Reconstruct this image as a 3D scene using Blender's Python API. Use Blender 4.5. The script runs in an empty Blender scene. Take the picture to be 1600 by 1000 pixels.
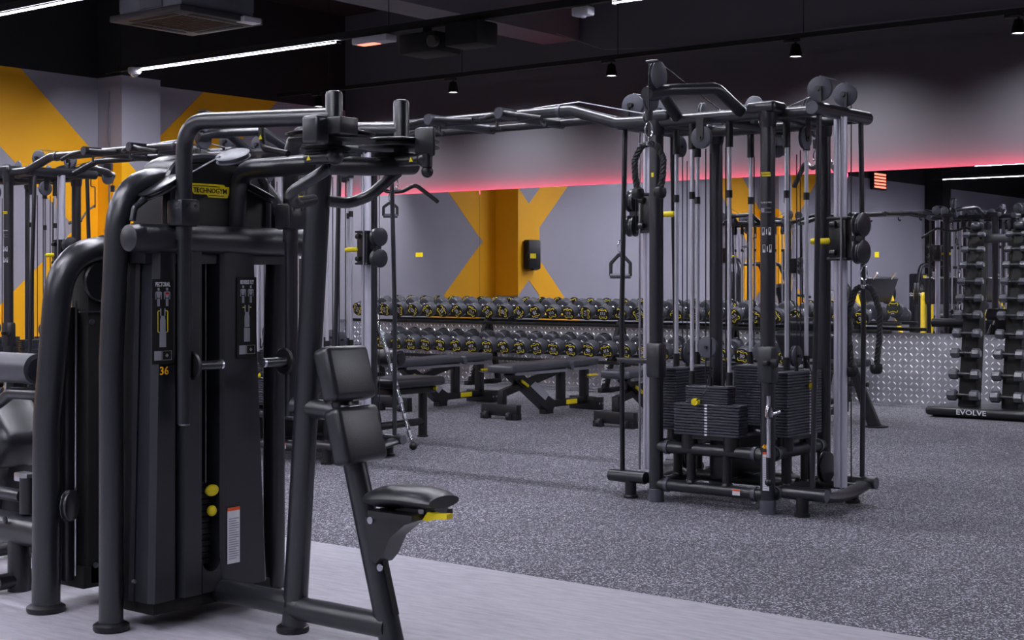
import bpy, bmesh, math, random
from mathutils import Vector, Matrix
random.seed(7)
scene = bpy.context.scene
col = scene.collection

# ---------------------------------------------------------------- camera
F_PX = 2272.0
ANG = math.atan2(2890.0, F_PX)
S, C = math.sin(ANG), math.cos(ANG)
CAM_H, HORIZON = 1.22, 438.0
cam_data = bpy.data.cameras.new('camera')
cam = bpy.data.objects.new('camera', cam_data)
col.objects.link(cam)
cam.location = (0, 0, CAM_H)
cam.rotation_euler = (math.pi / 2, 0, math.pi / 2 - ANG)
cam_data.sensor_width = 36.0
cam_data.lens = F_PX / 1600.0 * 36.0
cam_data.shift_y = -(500.0 - HORIZON) / 1600.0
cam_data.clip_end = 200
scene.camera = cam

# ---------------------------------------------------------------- world, exposure
world = bpy.data.worlds.new('world')
scene.world = world
world.use_nodes = True
world.node_tree.nodes['Background'].inputs[0].default_value = (0.01, 0.01, 0.012, 1)
world.node_tree.nodes['Background'].inputs[1].default_value = 0.3
vs = scene.view_settings
vs.view_transform = 'Standard'
vs.look = 'None'
vs.gamma = 1.0
vs.use_curve_mapping = False
vs.exposure = 0.2
STRIP_POWER = 150.0      # emission strength of the ceiling LED strips
SPOT_POWER = 205.0
RED_POWER = 34.0

YM = 13.65              # mirror wall
XL = -13.58             # left wall
XR = 7.0
YR = -13.0
ZC = 4.7
ZB = 3.46               # wall colour turns near-black above this height to stand for shade
MIR0, MIR1 = 0.70, 2.31


def on_y(px, py, Y):
    k = (px - 800) / F_PX
    X = Y * (k * S - C) / (S + k * C)
    d = -X * C + Y * S
    return Vector((X, Y, CAM_H + (HORIZON - py) * d / F_PX))


def on_x(px, py, X):
    k = (px - 800) / F_PX
    Y = -X * (k * C + S) / (C - k * S)
    d = -X * C + Y * S
    return Vector((X, Y, CAM_H + (HORIZON - py) * d / F_PX))


# ---------------------------------------------------------------- materials
def lin(c):
    c /= 255.0
    return c / 12.92 if c <= 0.04045 else ((c + 0.055) / 1.055) ** 2.4


def rgb(r, g, b):
    return (lin(r), lin(g), lin(b), 1)


def nset(node, name, val):
    if name in node.inputs:
        node.inputs[name].default_value = val


def mat(name, color, rough=0.5, metal=0.0, var=0.12, vscale=6.0, bump=0.0, bscale=200.0, emit=None, estr=0.0, spec=0.5, coat=0.0):
    m = bpy.data.materials.new(name)
    m.use_nodes = True
    nt = m.node_tree
    b = nt.nodes['Principled BSDF']
    nset(b, 'Roughness', rough)
    nset(b, 'Metallic', metal)
    nset(b, 'Specular IOR Level', spec)
    nset(b, 'Coat Weight', coat)
    geo = nt.nodes.new('ShaderNodeNewGeometry')
    if var > 0:
        n = nt.nodes.new('ShaderNodeTexNoise')
        n.inputs['Scale'].default_value = vscale
        n.inputs['Detail'].default_value = 4
        nt.links.new(geo.outputs['Position'], n.inputs['Vector'])
        r = nt.nodes.new('ShaderNodeValToRGB')
        r.color_ramp.elements[0].position = 0.3
        r.color_ramp.elements[1].position = 0.7
        r.color_ramp.elements[0].color = tuple(c * (1 - var) for c in color[:3]) + (1,)
        r.color_ramp.elements[1].color = tuple(min(1, c * (1 + var)) for c in color[:3]) + (1,)
        nt.links.new(n.outputs['Fac'], r.inputs['Fac'])
        nt.links.new(r.outputs['Color'], b.inputs['Base Color'])
    else:
        nset(b, 'Base Color', color)
    if bump > 0:
        n2 = nt.nodes.new('ShaderNodeTexNoise')
        n2.inputs['Scale'].default_value = bscale
        nt.links.new(geo.outputs['Position'], n2.inputs['Vector'])
        bp = nt.nodes.new('ShaderNodeBump')
        bp.inputs['Strength'].default_value = bump
        bp.inputs['Distance'].default_value = 0.002
        nt.links.new(n2.outputs['Fac'], bp.inputs['Height'])
        nt.links.new(bp.outputs['Normal'], b.inputs['Normal'])
    if emit:
        nset(b, 'Emission Color', emit)
        nset(b, 'Emission Strength', estr)
    return m


M = {}
M['frame'] = mat('anthracite_powder_coat', rgb(31, 32, 38), 0.29, 0.0, 0.08, 9, 0.12, 900, spec=0.75)
M['frame2'] = mat('dark_powder_coat', rgb(20, 21, 25), 0.33, 0.0, 0.08, 9, 0.1, 900, spec=0.6)
M['shroud'] = mat('shroud_plastic', rgb(31, 33, 39), 0.42, 0.0, 0.06, 5, 0.3, 700)
M['disc'] = mat('pulley_cover_grey', rgb(78, 79, 90), 0.45, 0.0, 0.08, 12, 0.1, 500)
M['black'] = mat('black_plastic', rgb(20, 20, 24), 0.45, 0, 0.1)
M['soot'] = mat('matt_black', rgb(12, 12, 14), 0.8, 0, 0.1)
M['rubber'] = mat('black_rubber', rgb(30, 30, 34), 0.6, 0, 0.1, 20, 0.2, 400)
M['head'] = mat('urethane_head', rgb(68, 69, 77), 0.27, 0, 0.1, 20, 0.05, 300, spec=0.9)
M['benchpad'] = mat('grey_bench_vinyl', rgb(58, 59, 68), 0.42, 0, 0.08, 14, 0.3, 260, spec=0.7)
M['face'] = mat('dumbbell_face_black', rgb(14, 14, 16), 0.5, 0, 0.1)
M['pad'] = mat('black_upholstery', rgb(28, 29, 35), 0.36, 0, 0.08, 14, 0.3, 260, spec=0.7)
M['chrome'] = mat('chrome', rgb(225, 225, 232), 0.16, 1.0, 0.04)
M['rod'] = mat('ground_steel_rod', rgb(206, 206, 218), 0.34, 0.55, 0.04)
M['steel'] = mat('brushed_steel', rgb(190, 190, 200), 0.3, 1.0, 0.06)
M['alu'] = mat('anodised_aluminium', rgb(205, 204, 218), 0.38, 0.55, 0.05)
M['plate'] = mat('weight_plate_grey', rgb(62, 64, 74), 0.36, 0.1, 0.08)
M['yellow'] = mat('signal_yellow', rgb(226, 205, 8), 0.45, 0, 0.05)
M['wallyellow'] = mat('yellow_wall_paint', rgb(255, 182, 0), 0.6, 0, 0.03, 2, 0.1, 60)
M['machyellow'] = mat('yellow_powder_coat', rgb(232, 200, 10), 0.4, 0, 0.05)
M['white'] = mat('white_print', rgb(215, 214, 222), 0.6, 0, 0.02)
M['grey'] = mat('grey_print', rgb(150, 150, 160), 0.6, 0, 0.02)
M['orange'] = mat('orange_print', rgb(222, 84, 30), 0.6, 0, 0.03)
M['amber'] = mat('amber_print', rgb(250, 180, 10), 0.6, 0, 0.03)
M['red'] = mat('red_print', rgb(190, 30, 45), 0.6, 0, 0.03)
M['whiteplastic'] = mat('white_plastic', rgb(200, 200, 208), 0.5, 0, 0.03)
M['ac'] = mat('cassette_panel_grey', rgb(58, 56, 60), 0.6, 0, 0.05)
M['acgrille'] = mat('cassette_grille_brown', rgb(66, 42, 34), 0.6, 0, 0.05)
M['galv'] = mat('galvanised_sheet', rgb(110, 112, 124), 0.5, 0.3, 0.15)
M['beam'] = mat('pale_grey_paint', rgb(104, 104, 112), 0.8, 0, 0.04)
M['cavity'] = mat('dark_cavity', rgb(8, 8, 10), 0.7, 0, 0.05)
M['led'] = mat('led_diffuser', rgb(240, 240, 250), 0.5, 0, 0, emit=(0.89, 0.89, 1.0, 1), estr=STRIP_POWER)
M['redled'] = mat('red_led_strip', rgb(255, 40, 70), 0.5, 0, 0, emit=(1.0, 0.02, 0.085, 1), estr=RED_POWER)
M['lampglow'] = mat('lamp_lens', rgb(250, 250, 250), 0.5, 0, 0, emit=(1, 1, 1, 1), estr=6.0)
M['signled'] = mat('sign_led_red', rgb(255, 90, 80), 0.5, 0, 0, emit=(1, 0.16, 0.1, 1), estr=3.0)
M['greenglow'] = mat('translucent_green', rgb(150, 190, 120), 0.4, 0, 0.1)
M['mirror'] = mat('mirror_silver', (0.86, 0.86, 0.88, 1), 0.0, 1.0, 0)
M['lozenge'] = mat('glinting_tread_lozenge', rgb(245, 245, 250), 0.34, 0.45, 0.05)  # paler than the plate: glints of the overhead lights put into the colour
M['tread'] = mat('aluminium_tread_plate', rgb(176, 176, 186), 0.38, 0.75, 0.1, 8, 0.1, 120)


def wall_shaded_above(name, base, zb):
    m = mat(name, base, 0.75, 0, 0.03, 1.5, 0.15, 60)
    nt = m.node_tree
    b = nt.nodes['Principled BSDF']
    src = b.inputs['Base Color'].links[0].from_socket
    geo = [n for n in nt.nodes if n.type == 'NEW_GEOMETRY'][0]
    sep = nt.nodes.new('ShaderNodeSeparateXYZ')
    nt.links.new(geo.outputs['Position'], sep.inputs[0])
    gt = nt.nodes.new('ShaderNodeMath')
    gt.operation = 'GREATER_THAN'
    gt.inputs[1].default_value = zb
    nt.links.new(sep.outputs['Z'], gt.inputs[0])
    mx = nt.nodes.new('ShaderNodeMix')
    mx.data_type = 'RGBA'
    nt.links.new(gt.outputs[0], mx.inputs['Factor'])
    nt.links.new(src, mx.inputs[6])
    mx.inputs[7].default_value = rgb(24, 24, 28)  # shade above the strip lights, put into the wall colour
    nt.links.new(mx.outputs[2], b.inputs['Base Color'])
    return m


M['wall'] = wall_shaded_above('grey_paint_shaded_top', rgb(160, 158, 170), ZB)
M['wallback'] = wall_shaded_above('dark_grey_wall_paint', rgb(84, 83, 91), 9.0)
M['ceiling'] = mat('black_ceiling_paint', rgb(15, 15, 18), 0.9, 0, 0.1)


def rubber_floor():
    m = mat('speckled_rubber', rgb(60, 60, 68), 0.8, 0, 0, bump=0.4, bscale=180)
    nt = m.node_tree
    b = nt.nodes['Principled BSDF']
    geo = [n for n in nt.nodes if n.type == 'NEW_GEOMETRY'][0]
    v = nt.nodes.new('ShaderNodeTexVoronoi')
    v.inputs['Scale'].default_value = 175
    nt.links.new(geo.outputs['Position'], v.inputs['Vector'])
    sep = nt.nodes.new('ShaderNodeSeparateColor')
    nt.links.new(v.outputs['Color'], sep.inputs[0])
    r = nt.nodes.new('ShaderNodeValToRGB')
    e = r.color_ramp.elements
    e[0].position = 0.0
    e[0].color = rgb(46, 46, 54)
    e[1].position = 1.0
    e[1].color = rgb(226, 224, 236)
    for p, c in ((0.55, rgb(72, 71, 81)), (0.72, rgb(96, 94, 106)), (0.86, rgb(168, 165, 178))):
        k = e.new(p)
        k.color = c
    nt.links.new(sep.outputs[0], r.inputs['Fac'])
    n = nt.nodes.new('ShaderNodeTexNoise')
    n.inputs['Scale'].default_value = 1.3
    n.inputs['Detail'].default_value = 5
    nt.links.new(geo.outputs['Position'], n.inputs['Vector'])
    r2 = nt.nodes.new('ShaderNodeValToRGB')
    r2.color_ramp.elements[0].position = 0.3
    r2.color_ramp.elements[0].color = (0.64, 0.64, 0.65, 1)
    r2.color_ramp.elements[1].color = (0.9, 0.9, 0.9, 1)
    r2.color_ramp.elements[1].position = 0.7
    nt.links.new(n.outputs['Fac'], r2.inputs['Fac'])
    mx = nt.nodes.new('ShaderNodeMix')
    mx.data_type = 'RGBA'
    mx.blend_type = 'MULTIPLY'
    mx.inputs['Factor'].default_value = 1
    nt.links.new(r.outputs['Color'], mx.inputs[6])
    nt.links.new(r2.outputs['Color'], mx.inputs[7])
    nt.links.new(mx.outputs[2], b.inputs['Base Color'])
    return m


def vinyl_floor():
    m = mat('brushed_vinyl', rgb(160, 156, 170), 0.5, 0, 0, bump=0.1, bscale=80)
    nt = m.node_tree
    b = nt.nodes['Principled BSDF']
    geo = [n for n in nt.nodes if n.type == 'NEW_GEOMETRY'][0]
    mp = nt.nodes.new('ShaderNodeMapping')
    mp.inputs['Scale'].default_value = (3.5, 16, 1)
    nt.links.new(geo.outputs['Position'], mp.inputs['Vector'])
    n = nt.nodes.new('ShaderNodeTexNoise')
    n.inputs['Scale'].default_value = 2.2
    n.inputs['Detail'].default_value = 7
    n.inputs['Roughness'].default_value = 0.65
    nt.links.new(mp.outputs[0], n.inputs['Vector'])
    r = nt.nodes.new('ShaderNodeValToRGB')
    r.color_ramp.elements[0].position = 0.28
    r.color_ramp.elements[0].color = rgb(140, 138, 148)
    r.color_ramp.elements[1].position = 0.72
    r.color_ramp.elements[1].color = rgb(173, 170, 179)
    nt.links.new(n.outputs['Fac'], r.inputs['Fac'])
    nt.links.new(r.outputs['Color'], b.inputs['Base Color'])
    return m


M['rubberfloor'] = rubber_floor()
M['vinyl'] = vinyl_floor()

# ---------------------------------------------------------------- mesh helpers


def frame_from(n):
    n = Vector(n).normalized()
    a = Vector((0, 0, 1)) if abs(n.z) < 0.9 else Vector((1, 0, 0))
    u = a.cross(n).normalized()
    return u, n.cross(u)


def fillet(pts, rad, seg=5):
    pts = [Vector(p) for p in pts]
    if rad <= 0 or len(pts) < 3:
        return pts
    out = [pts[0]]
    for i in range(1, len(pts) - 1):
        p, q, r = pts[i - 1], pts[i], pts[i + 1]
        a, b = (p - q), (r - q)
        la, lb = a.length, b.length
        a.normalize()
        b.normalize()
        ang = a.angle(b)
        if ang > 3.1:
            out.append(q)
            continue
        t = min(rad / math.tan(ang / 2), la * 0.48, lb * 0.48)
        s, e = q + a * t, q + b * t
        for k in range(seg + 1):
            w = k / seg
            out.append(s * (1 - w) ** 2 + q * 2 * w * (1 - w) + e * w * w)
    out.append(pts[-1])
    return out


class MB:
    def __init__(self):
        self.v, self.f = [], []

    def add(self, vs, fs, mt=None):
        o = len(self.v)
        for p in vs:
            p = Vector(p)
            self.v.append(tuple(mt @ p) if mt else tuple(p))
        for q in fs:
            self.f.append(tuple(i + o for i in q))
        return self

    def box(self, c, s, rot=None, bev=0.0, seg=2):
        bm = bmesh.new()
        bmesh.ops.create_cube(bm, size=1.0)
        for v in bm.verts:
            v.co = Vector((v.co.x * s[0], v.co.y * s[1], v.co.z * s[2]))
        if bev > 0:
            bmesh.ops.bevel(bm, geom=list(bm.edges), offset=min(bev, min(s) * 0.49), segments=seg, profile=0.5, affect='EDGES')
        bm.verts.index_update()
        mt = Matrix.Translation(Vector(c))
        if rot is not None:
            mt = mt @ (rot if isinstance(rot, Matrix) else Matrix.Rotation(rot, 4, 'Z'))
        self.add([v.co for v in bm.verts], [[v.index for v in f.verts] for f in bm.faces], mt)
        bm.free()
        return self

    def bb(self, x0, x1, y0, y1, z0, z1, bev=0.0):
        return self.box(((x0 + x1) / 2, (y0 + y1) / 2, (z0 + z1) / 2), (abs(x1 - x0), abs(y1 - y0), abs(z1 - z0)), None, bev)

    def sweep(self, pts, rx, ry=None, n=12, up=None, cap=True):
        ry = ry or rx
        pts = [Vector(p) for p in pts]
        m = len(pts)
        rxs = rx if isinstance(rx, (list, tuple)) else [rx] * m
        rys = ry if isinstance(ry, (list, tuple)) else [ry] * m
        tang = []
        for i in range(m):
            a = pts[max(i - 1, 0)]
            b = pts[min(i + 1, m - 1)]
            tang.append((b - a).normalized())
        if up is None:
            u, w = frame_from(tang[0])
        else:
            u = Vector(up)
            u = (u - tang[0] * u.dot(tang[0])).normalized()
        vs, fs = [], []
        for i in range(m):
            t = tang[i]
            u = (u - t * u.dot(t)).normalized()
            w = t.cross(u)
            for k in range(n):
                a = 2 * math.pi * k / n
                vs.append(pts[i] + u * (rxs[i] * math.cos(a)) + w * (rys[i] * math.sin(a)))
        for i in range(m - 1):
            for k in range(n):
                k2 = (k + 1) % n
                fs.append((i * n + k, i * n + k2, (i + 1) * n + k2, (i + 1) * n + k))
        if cap:
            fs.append(tuple(range(n - 1, -1, -1)))
            fs.append(tuple(range((m - 1) * n, m * n)))
        return self.add(vs, fs)

    def tube(self, pts, r, bend=0.05, n=12, up=None, ry=None, seg=5):
        return self.sweep(fillet(pts, bend, seg), r, ry, n, up)

    def cyl(self, p0, p1, r0, r1=None, n=16):
        return self.sweep([p0, p1], [r0, r1 if r1 is not None else r0], [r0, r1 if r1 is not None else r0], n)

    def lathe(self, prof, c, axis=(0, 0, 1), n=24):
        axis = Vector(axis).normalized()
        u, w = frame_from(axis)
        c = Vector(c)
        vs, fs = [], []
        for (r, z) in prof:
            for k in range(n):
                a = 2 * math.pi * k / n
                vs.append(c + axis * z + (u * math.cos(a) + w * math.sin(a)) * r)
        for i in range(len(prof) - 1):
            for k in range(n):
                k2 = (k + 1) % n
                fs.append((i * n + k, i * n + k2, (i + 1) * n + k2, (i + 1) * n + k))
        fs.append(tuple(range(n - 1, -1, -1)))
        m = len(prof)
        fs.append(tuple(range((m - 1) * n, m * n)))
        return self.add(vs, fs)

    def disc(self, c, axis, r, t, bev=0.006, n=28):
        b = min(bev, t * 0.4)
        return self.lathe([(r - b, -t / 2), (r, -t / 2 + b), (r, t / 2 - b), (r - b, t / 2)], c, axis, n)

    def wheel(self, c, axis, r, t, n=28):
        g = t * 0.28
        return self.lathe([(r * 0.9, -t / 2), (r, -t / 2 + 0.003), (r, -g), (r * 0.86, -g * 0.3), (r * 0.86, g * 0.3), (r, g), (r, t / 2 - 0.003), (r * 0.9, t / 2)], c, axis, n)

    def sphere(self, c, r, n=14, sc=(1, 1, 1)):
        prof = []
        vs, fs = [], []
        m = n // 2
        for i in range(m + 1):
            th = math.pi * i / m
            for k in range(n):
                a = 2 * math.pi * k / n
                vs.append(Vector(c) + Vector((r * sc[0] * math.sin(th) * math.cos(a), r * sc[1] * math.sin(th) * math.sin(a), r * sc[2] * math.cos(th))))
        for i in range(m):
            for k in range(n):
                k2 = (k + 1) % n
                fs.append((i * n + k, (i + 1) * n + k, (i + 1) * n + k2, i * n + k2))
        return self.add(vs, fs)

    def prism(self, poly, vec):
        vec = Vector(vec)
        n = len(poly)
        a = [Vector(p) for p in poly]
        vs = a + [p + vec for p in a]
        fs = [tuple(range(n - 1, -1, -1)), tuple(range(n, 2 * n))]
        for i in range(n):
            j = (i + 1) % n
            fs.append((i, j, n + j, n + i))
        return self.add(vs, fs)

    def mesh(self, name, m, sharp=38):
        me = bpy.data.meshes.new(name)
        me.from_pydata(self.v, [], self.f)
        bm = bmesh.new()
        bm.from_mesh(me)
        bmesh.ops.recalc_face_normals(bm, faces=bm.faces)
        bm.to_mesh(me)
        bm.free()
        me.shade_smooth()
        me.set_sharp_from_angle(angle=math.radians(sharp))
        me.materials.append(m)
        me.update()
        return me

    def build(self, name, m, parent=None, loc=None, rz=0.0, sharp=38):
        return inst(self.mesh(name, m, sharp), name, parent, loc, rz)


def inst(me, name, parent=None, loc=None, rz=0.0, mt=None):
    o = bpy.data.objects.new(name, me)
    col.objects.link(o)
    if parent:
        o.parent = parent
    if loc is not None:
        o.location = loc
    if rz:
        o.rotation_euler = (0, 0, rz)
    if mt is not None:
        o.matrix_local = mt
    return o


def tag(o, label, cat, group=None, kind=None):
    o['label'] = label
    if cat:
        o['category'] = cat
    if group:
        o['group'] = group
    if kind:
        o['kind'] = kind
    return o


def thing(name, label, cat, loc=(0, 0, 0), rz=0.0, group=None):
    o = bpy.data.objects.new(name, None)
    o.empty_display_size = 0.2
    col.objects.link(o)
    o.location = loc
    o.rotation_euler = (0, 0, rz)
    return tag(o, label, cat, group)


def kids(o):
    return [c for c in bpy.data.objects if c.parent == o]


def copy_tree(o, parent=None, skip=()):
    c = o.copy()
    col.objects.link(c)
    if parent is not None:
        c.parent = parent
    for ch in list(o.children):
        if ch.name.split('.')[0] in skip:
            continue
        copy_tree(ch, c, skip)
    return c


def struct(o, label=None):
    o['kind'] = 'structure'
    if label:
        o['label'] = label
    return o


_txt = {}


def text_mesh(s, size, m, ext=0.0008):
    key = (s, size, m.name)
    if key in _txt:
        return _txt[key]
    cu = bpy.data.curves.new('text', 'FONT')
    cu.body = s
    cu.size = size
    cu.align_x = 'CENTER'
    cu.align_y = 'CENTER'
    cu.extrude = ext
    cu.offset = size * 0.012
    cu.resolution_u = 2
    o = bpy.data.objects.new('text', cu)
    col.objects.link(o)
    dg = bpy.context.evaluated_depsgraph_get()
    me = bpy.data.meshes.new_from_object(o.evaluated_get(dg))
    bpy.data.objects.remove(o)
    bpy.data.curves.remove(cu)
    me.materials.clear()
    me.materials.append(m)
    _txt[key] = me
    return me


def basis(right, up, loc):
    r = Vector(right).normalized()
    u = Vector(up)
    u = (u - r * u.dot(r)).normalized()
    n = r.cross(u)
    return Matrix(((r.x, u.x, n.x, loc[0]), (r.y, u.y, n.y, loc[1]), (r.z, u.z, n.z, loc[2]), (0, 0, 0, 1)))


def flat(polys, ext=0.001):
    """flat printed shapes in local XY, raised by ext"""
    mb = MB()
    for p in polys:
        mb.prism([(x, y, 0) for x, y in p], (0, 0, ext))
    return mb


def rect(x0, y0, x1, y1):
    return [(x0, y0), (x1, y0), (x1, y1), (x0, y1)]


# ================================================================ THE SHELL
# floor
struct(MB().bb(XL, XR, YR, 4.77, -0.06, 0).build('floor', M['vinyl']), 'pale grey brushed vinyl floor of the machine aisle')
sub = struct(MB().bb(XL, XR, 4.77, YM, -0.06, -0.012).build('floor', M['cavity']), 'dark speckled rubber tile floor of the free weight area')
TS = 0.745
tile_me = {}
y = 5.09 - TS
while y < YM - 0.02:
    y0, y1 = max(y, 4.772), min(y + TS, YM)
    x = -2.775 - TS * 15
    while x < 2.0:
        x0 = max(x, XL)
        x1 = min(x + TS, XR)
        if x1 - x0 > 0.05:
            key = (round(x1 - x0, 3), round(y1 - y0, 3))
            if key not in tile_me:
                w, d = key
                tile_me[key] = MB().bb(-w / 2 + 0.0012, w / 2 - 0.0012, -d / 2 + 0.0012, d / 2 - 0.0012, -0.012, 0).mesh('rubber_tile', M['rubberfloor'])
            inst(tile_me[key], 'rubber_tile', sub, ((x0 + x1) / 2, (y0 + y1) / 2, random.uniform(-0.0006, 0)))
        x += TS
    y += TS
x0 = -2.775 + TS * 7
ob = MB().bb(x0, XR, 4.772, YM, -0.012, 0).build('rubber_sheet', M['rubberfloor'], sub)

# ceiling and walls
struct(MB().bb(XL - 0.2, XR + 0.2, YR - 0.2, YM + 0.2, ZC, ZC + 0.15).build('ceiling', M['ceiling']))
wl = struct(MB().bb(XL - 0.2, XL, YR, YM + 0.065, -0.06, ZC).build('wall_left', M['wall']))
wb = struct(MB().bb(XL - 0.2, XR + 0.2, YM + 0.065, YM + 0.265, -0.06, ZC).build('wall_back', M['wallback']))
struct(MB().bb(XR, XR + 0.2, YR, YM, -0.06, ZC).build('wall_right', M['wall']))
struct(MB().bb(XL - 0.2, XR + 0.2, YR - 0.2, YR, -0.06, ZC).build('wall_front', M['wall']))


# pilasters on the left wall with painted X marks
def x_mark(yc, parent, pil):
    sl, zc, vt, nt_ = 0.9, 1.79, 0.564, 0.55
    t = 0.004
    dz = ZB - zc

    def hi(dy):
        return vt + sl * dy

    def lo(dy):
        return sl * (dy - nt_)
    if pil:
        w0, w1 = -0.26, 0.26
        for sgn in (1, -1):
            # pilaster front face
            poly = [(w0, 0), (w1, 0), (w1, hi(w1)), (0, vt), (w0, hi(-w0))]
            MB().prism([(pil, yc + a, zc + sgn * b) for a, b in poly], (t, 0, 0)).build('painted_x', M['wallyellow'], parent)
        for side in (-1, 1):
            zz = hi(0.26)
            ys = yc + side * 0.26
            MB().bb(XL, pil, ys, ys + side * t, zc - zz, zc + zz).build('painted_x', M['wallyellow'], parent)
    for side in (-1, 1):
        for sgn in (-1, 1):
            a0 = 0.26
            a_hi = (dz - vt) / sl
            a_lo = dz / sl + nt_
            poly = [(a0, hi(a0)), (a_hi, dz), (a_lo, dz), (nt_, 0), (a0, 0)]
            MB().prism([(XL, yc + side * a, max(0.0, zc + sgn * b) if sgn > 0 else zc - min(b, zc - 0.02)) for a, b in poly], (t, 0, 0)).build('painted_x', M['wallyellow'], wl)


PILX = -13.15
for i, yc in enumerate((10.1, 2.0, -6.1)):
    p = struct(MB().bb(XL, PILX, yc - 0.26, yc + 0.26, -0.06, ZC).build('wall_left_pilaster', M['wall'] if i < 2 else M['soot'], wl))
    if i < 2:
        x_mark(yc, wl, PILX)
    if i < 2:
        d = thing('wipe_dispenser', ('glossy black wipe dispenser on the yellow pilaster nearer the mirror wall' if i == 0 else 'glossy black wipe dispenser on the yellow pilaster farther from the mirror wall'), 'dispenser', (PILX + 0.004, yc, 1.38), group='wipe dispensers on the pilasters')
        MB().box((0.06, 0, 0.22), (0.12, 0.30, 0.44), None, 0.03).build('housing', M['black'], d)
        MB().box((0.122, 0.06, 0.2), (0.004, 0.14, 0.07)).build('label', M['yellow'], d)
        MB().box((0.1, 0, 0.0), (0.05, 0.1, 0.02), None, 0.005).build('nozzle', M['rubber'], d)

# conduit on the pilaster side
struct(MB().cyl((XL + 0.22, 9.83, 0.4), (XL + 0.22, 9.83, 3.3), 0.008).build('trim_1', M['galv']))

# tread plate wainscot with raised lozenges
tp = struct(MB().bb(XL, XR, YM - 0.012, YM + 0.065, 0, MIR0).build('tread_plate', M['tread'], wb))
mb = MB()
loz = [(-0.021, 0), (-0.012, 0.007), (0.012, 0.007), (0.021, 0), (0.012, -0.007), (-0.012, -0.007)]
sp = 0.0575
nx = int((11.5) / sp)
for i in range(nx):
    for j in range(12):
        cx = -13.5 + i * sp
        cz = 0.03 + j * sp
        a = math.radians(48 if (i + j) % 2 == 0 else -48)
        ca, sa = math.cos(a), math.sin(a)
        vs, top = [], []
        for (u, w) in loz:
            vs.append((cx + u * ca - w * sa, YM - 0.012, cz + u * sa + w * ca))
        for (u, w) in loz:
            u2, w2 = u * 0.62, w * 0.25
            top.append((cx + u2 * ca - w2 * sa, YM - 0.0195, cz + u2 * sa + w2 * ca))
        fs = [tuple(range(6, 12))] + [(k, (k + 1) % 6, 6 + (k + 1) % 6, 6 + k) for k in range(6)]
        mb.add(vs + top, fs)
o = mb.build('tread_lozenges', M['lozenge'], tp, sharp=20)
o['kind'] = 'stuff'
struct(MB().bb(XL, XR, YM - 0.022, YM + 0.065, MIR0 - 0.004, MIR0 + 0.006).build('ledge_trim', M['steel'], wb))

# mirror panels
seams = [XL, -11.2, -8.8, -6.4, -4.0, -1.6, 0.8, 3.2, XR]
for i in range(len(seams) - 1):
    a, b = seams[i] + 0.0015, seams[i + 1] - 0.0015
    w = b - a
    me = MB().bb(-w / 2, w / 2, -0.006, 0, 0, MIR1 - MIR0 - 0.008).mesh('mirror_panel', M['mirror'])
    o = inst(me, 'mirror_panel', wb, ((a + b) / 2, YM - 0.03, MIR0 + 0.007))
    o.rotation_euler = (math.radians(0.0), 0, math.radians(0.06 if i == 0 else 0.0))
# red LED strip on the top edge of the mirror
MB().bb(XL, XR, YM - 0.029, YM + 0.065, MIR1 - 0.10, MIR1 - 0.06).build('mirror_batten', M['soot'], wb)
led = tag(MB().bb(XL + 0.02, XR - 0.02, YM - 0.026, YM - 0.021, MIR1 - 0.045, MIR1 - 0.008).build('led_strip', M['redled']), 'thin red light strip along the top edge of the wall mirror', 'light strip')

# ceiling beams
for i, x in enumerate((-10.0, -2.0, 4.5)):
    struct(MB().bb(x - 0.25, x + 0.25, YR, YM, 3.985, ZC).build('ceiling_beam', M['beam'], None))
for o in [o for o in bpy.data.objects if o.name.startswith('ceiling_beam')]:
    o.name = 'trim_2'
struct(MB().bb(XL, XR, 6.0, 6.25, 4.15, ZC).build('trim_3', M['ceiling']))

# ================================================================ LIGHTS
ZS = 3.38
lines = {9.38: [(-12.27, -9.38), (-6.36, -3.47), (-0.5, 2.4)],
         6.72: [(-12.9, -9.3), (-7.0, -4.0), (-0.9, 2.0)],
         4.06: [(-12.0, -9.0), (-6.5, -3.4)],
         1.6: [(-12.0, -9.0), (-6.3, -3.2)],
         0.2: [(-10.1, -7.1), (-4.0, -1.0)],
         -3.0: [(-12.0, -9.0), (-5.8, -2.8)],
         -7.0: [(-11.0, -8.0), (-5.0, -2.0)]}
ordn = ['the rail nearest the mirror wall', 'the second rail from the mirror wall', 'the third rail from the mirror wall', 'the fourth rail from the mirror wall', 'the fifth rail from the mirror wall', 'the sixth rail from the mirror wall', 'the rail farthest from the mirror wall']
names = dict(zip(lines, ordn))
for yl, segs in lines.items():
    x0, x1 = segs[0][0] - 0.3, segs[-1][1] + 0.3
    x0 = max(x0, XL + 0.05)
    r = thing('lighting_rail', 'long black lighting rail hung from the ceiling, ' + names[yl], 'light rail', (0, yl, ZS))
    MB().bb(x0, x1, -0.03, 0.03, 0.012, 0.075).build('trunking', M['soot'], r)
    for k in range(6):
        xw = x0 + (x1 - x0) * (k + 0.5) / 6
        MB().cyl((xw, 0, 0.07), (xw, 0, ZC - ZS), 0.004, n=6).build('hanger_wire', M['soot'], r)
    for (a, b) in segs:
        l = thing('strip_light', 'white linear strip light clipped under ' + names[yl], 'strip light', ((a + b) / 2, yl, ZS), group='white strip lights under the ceiling rails')
        MB().bb(-(b - a) / 2, (b - a) / 2, -0.027, 0.027, 0.0, 0.010).build('diffuser', M['led'], l)
        for s in (-1, 1):
            MB().bb(-(b - a) / 2, (b - a) / 2, s * 0.0275, s * 0.031, -0.003, 0.010).build('lip', M['galv'], l)
        for s in (-1, 1):
            MB().box((s * ((b - a) / 2 + 0.012), 0, -0.004), (0.02, 0.06, 0.028), None, 0.004).build('end_cap', M['black'], l)

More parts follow.
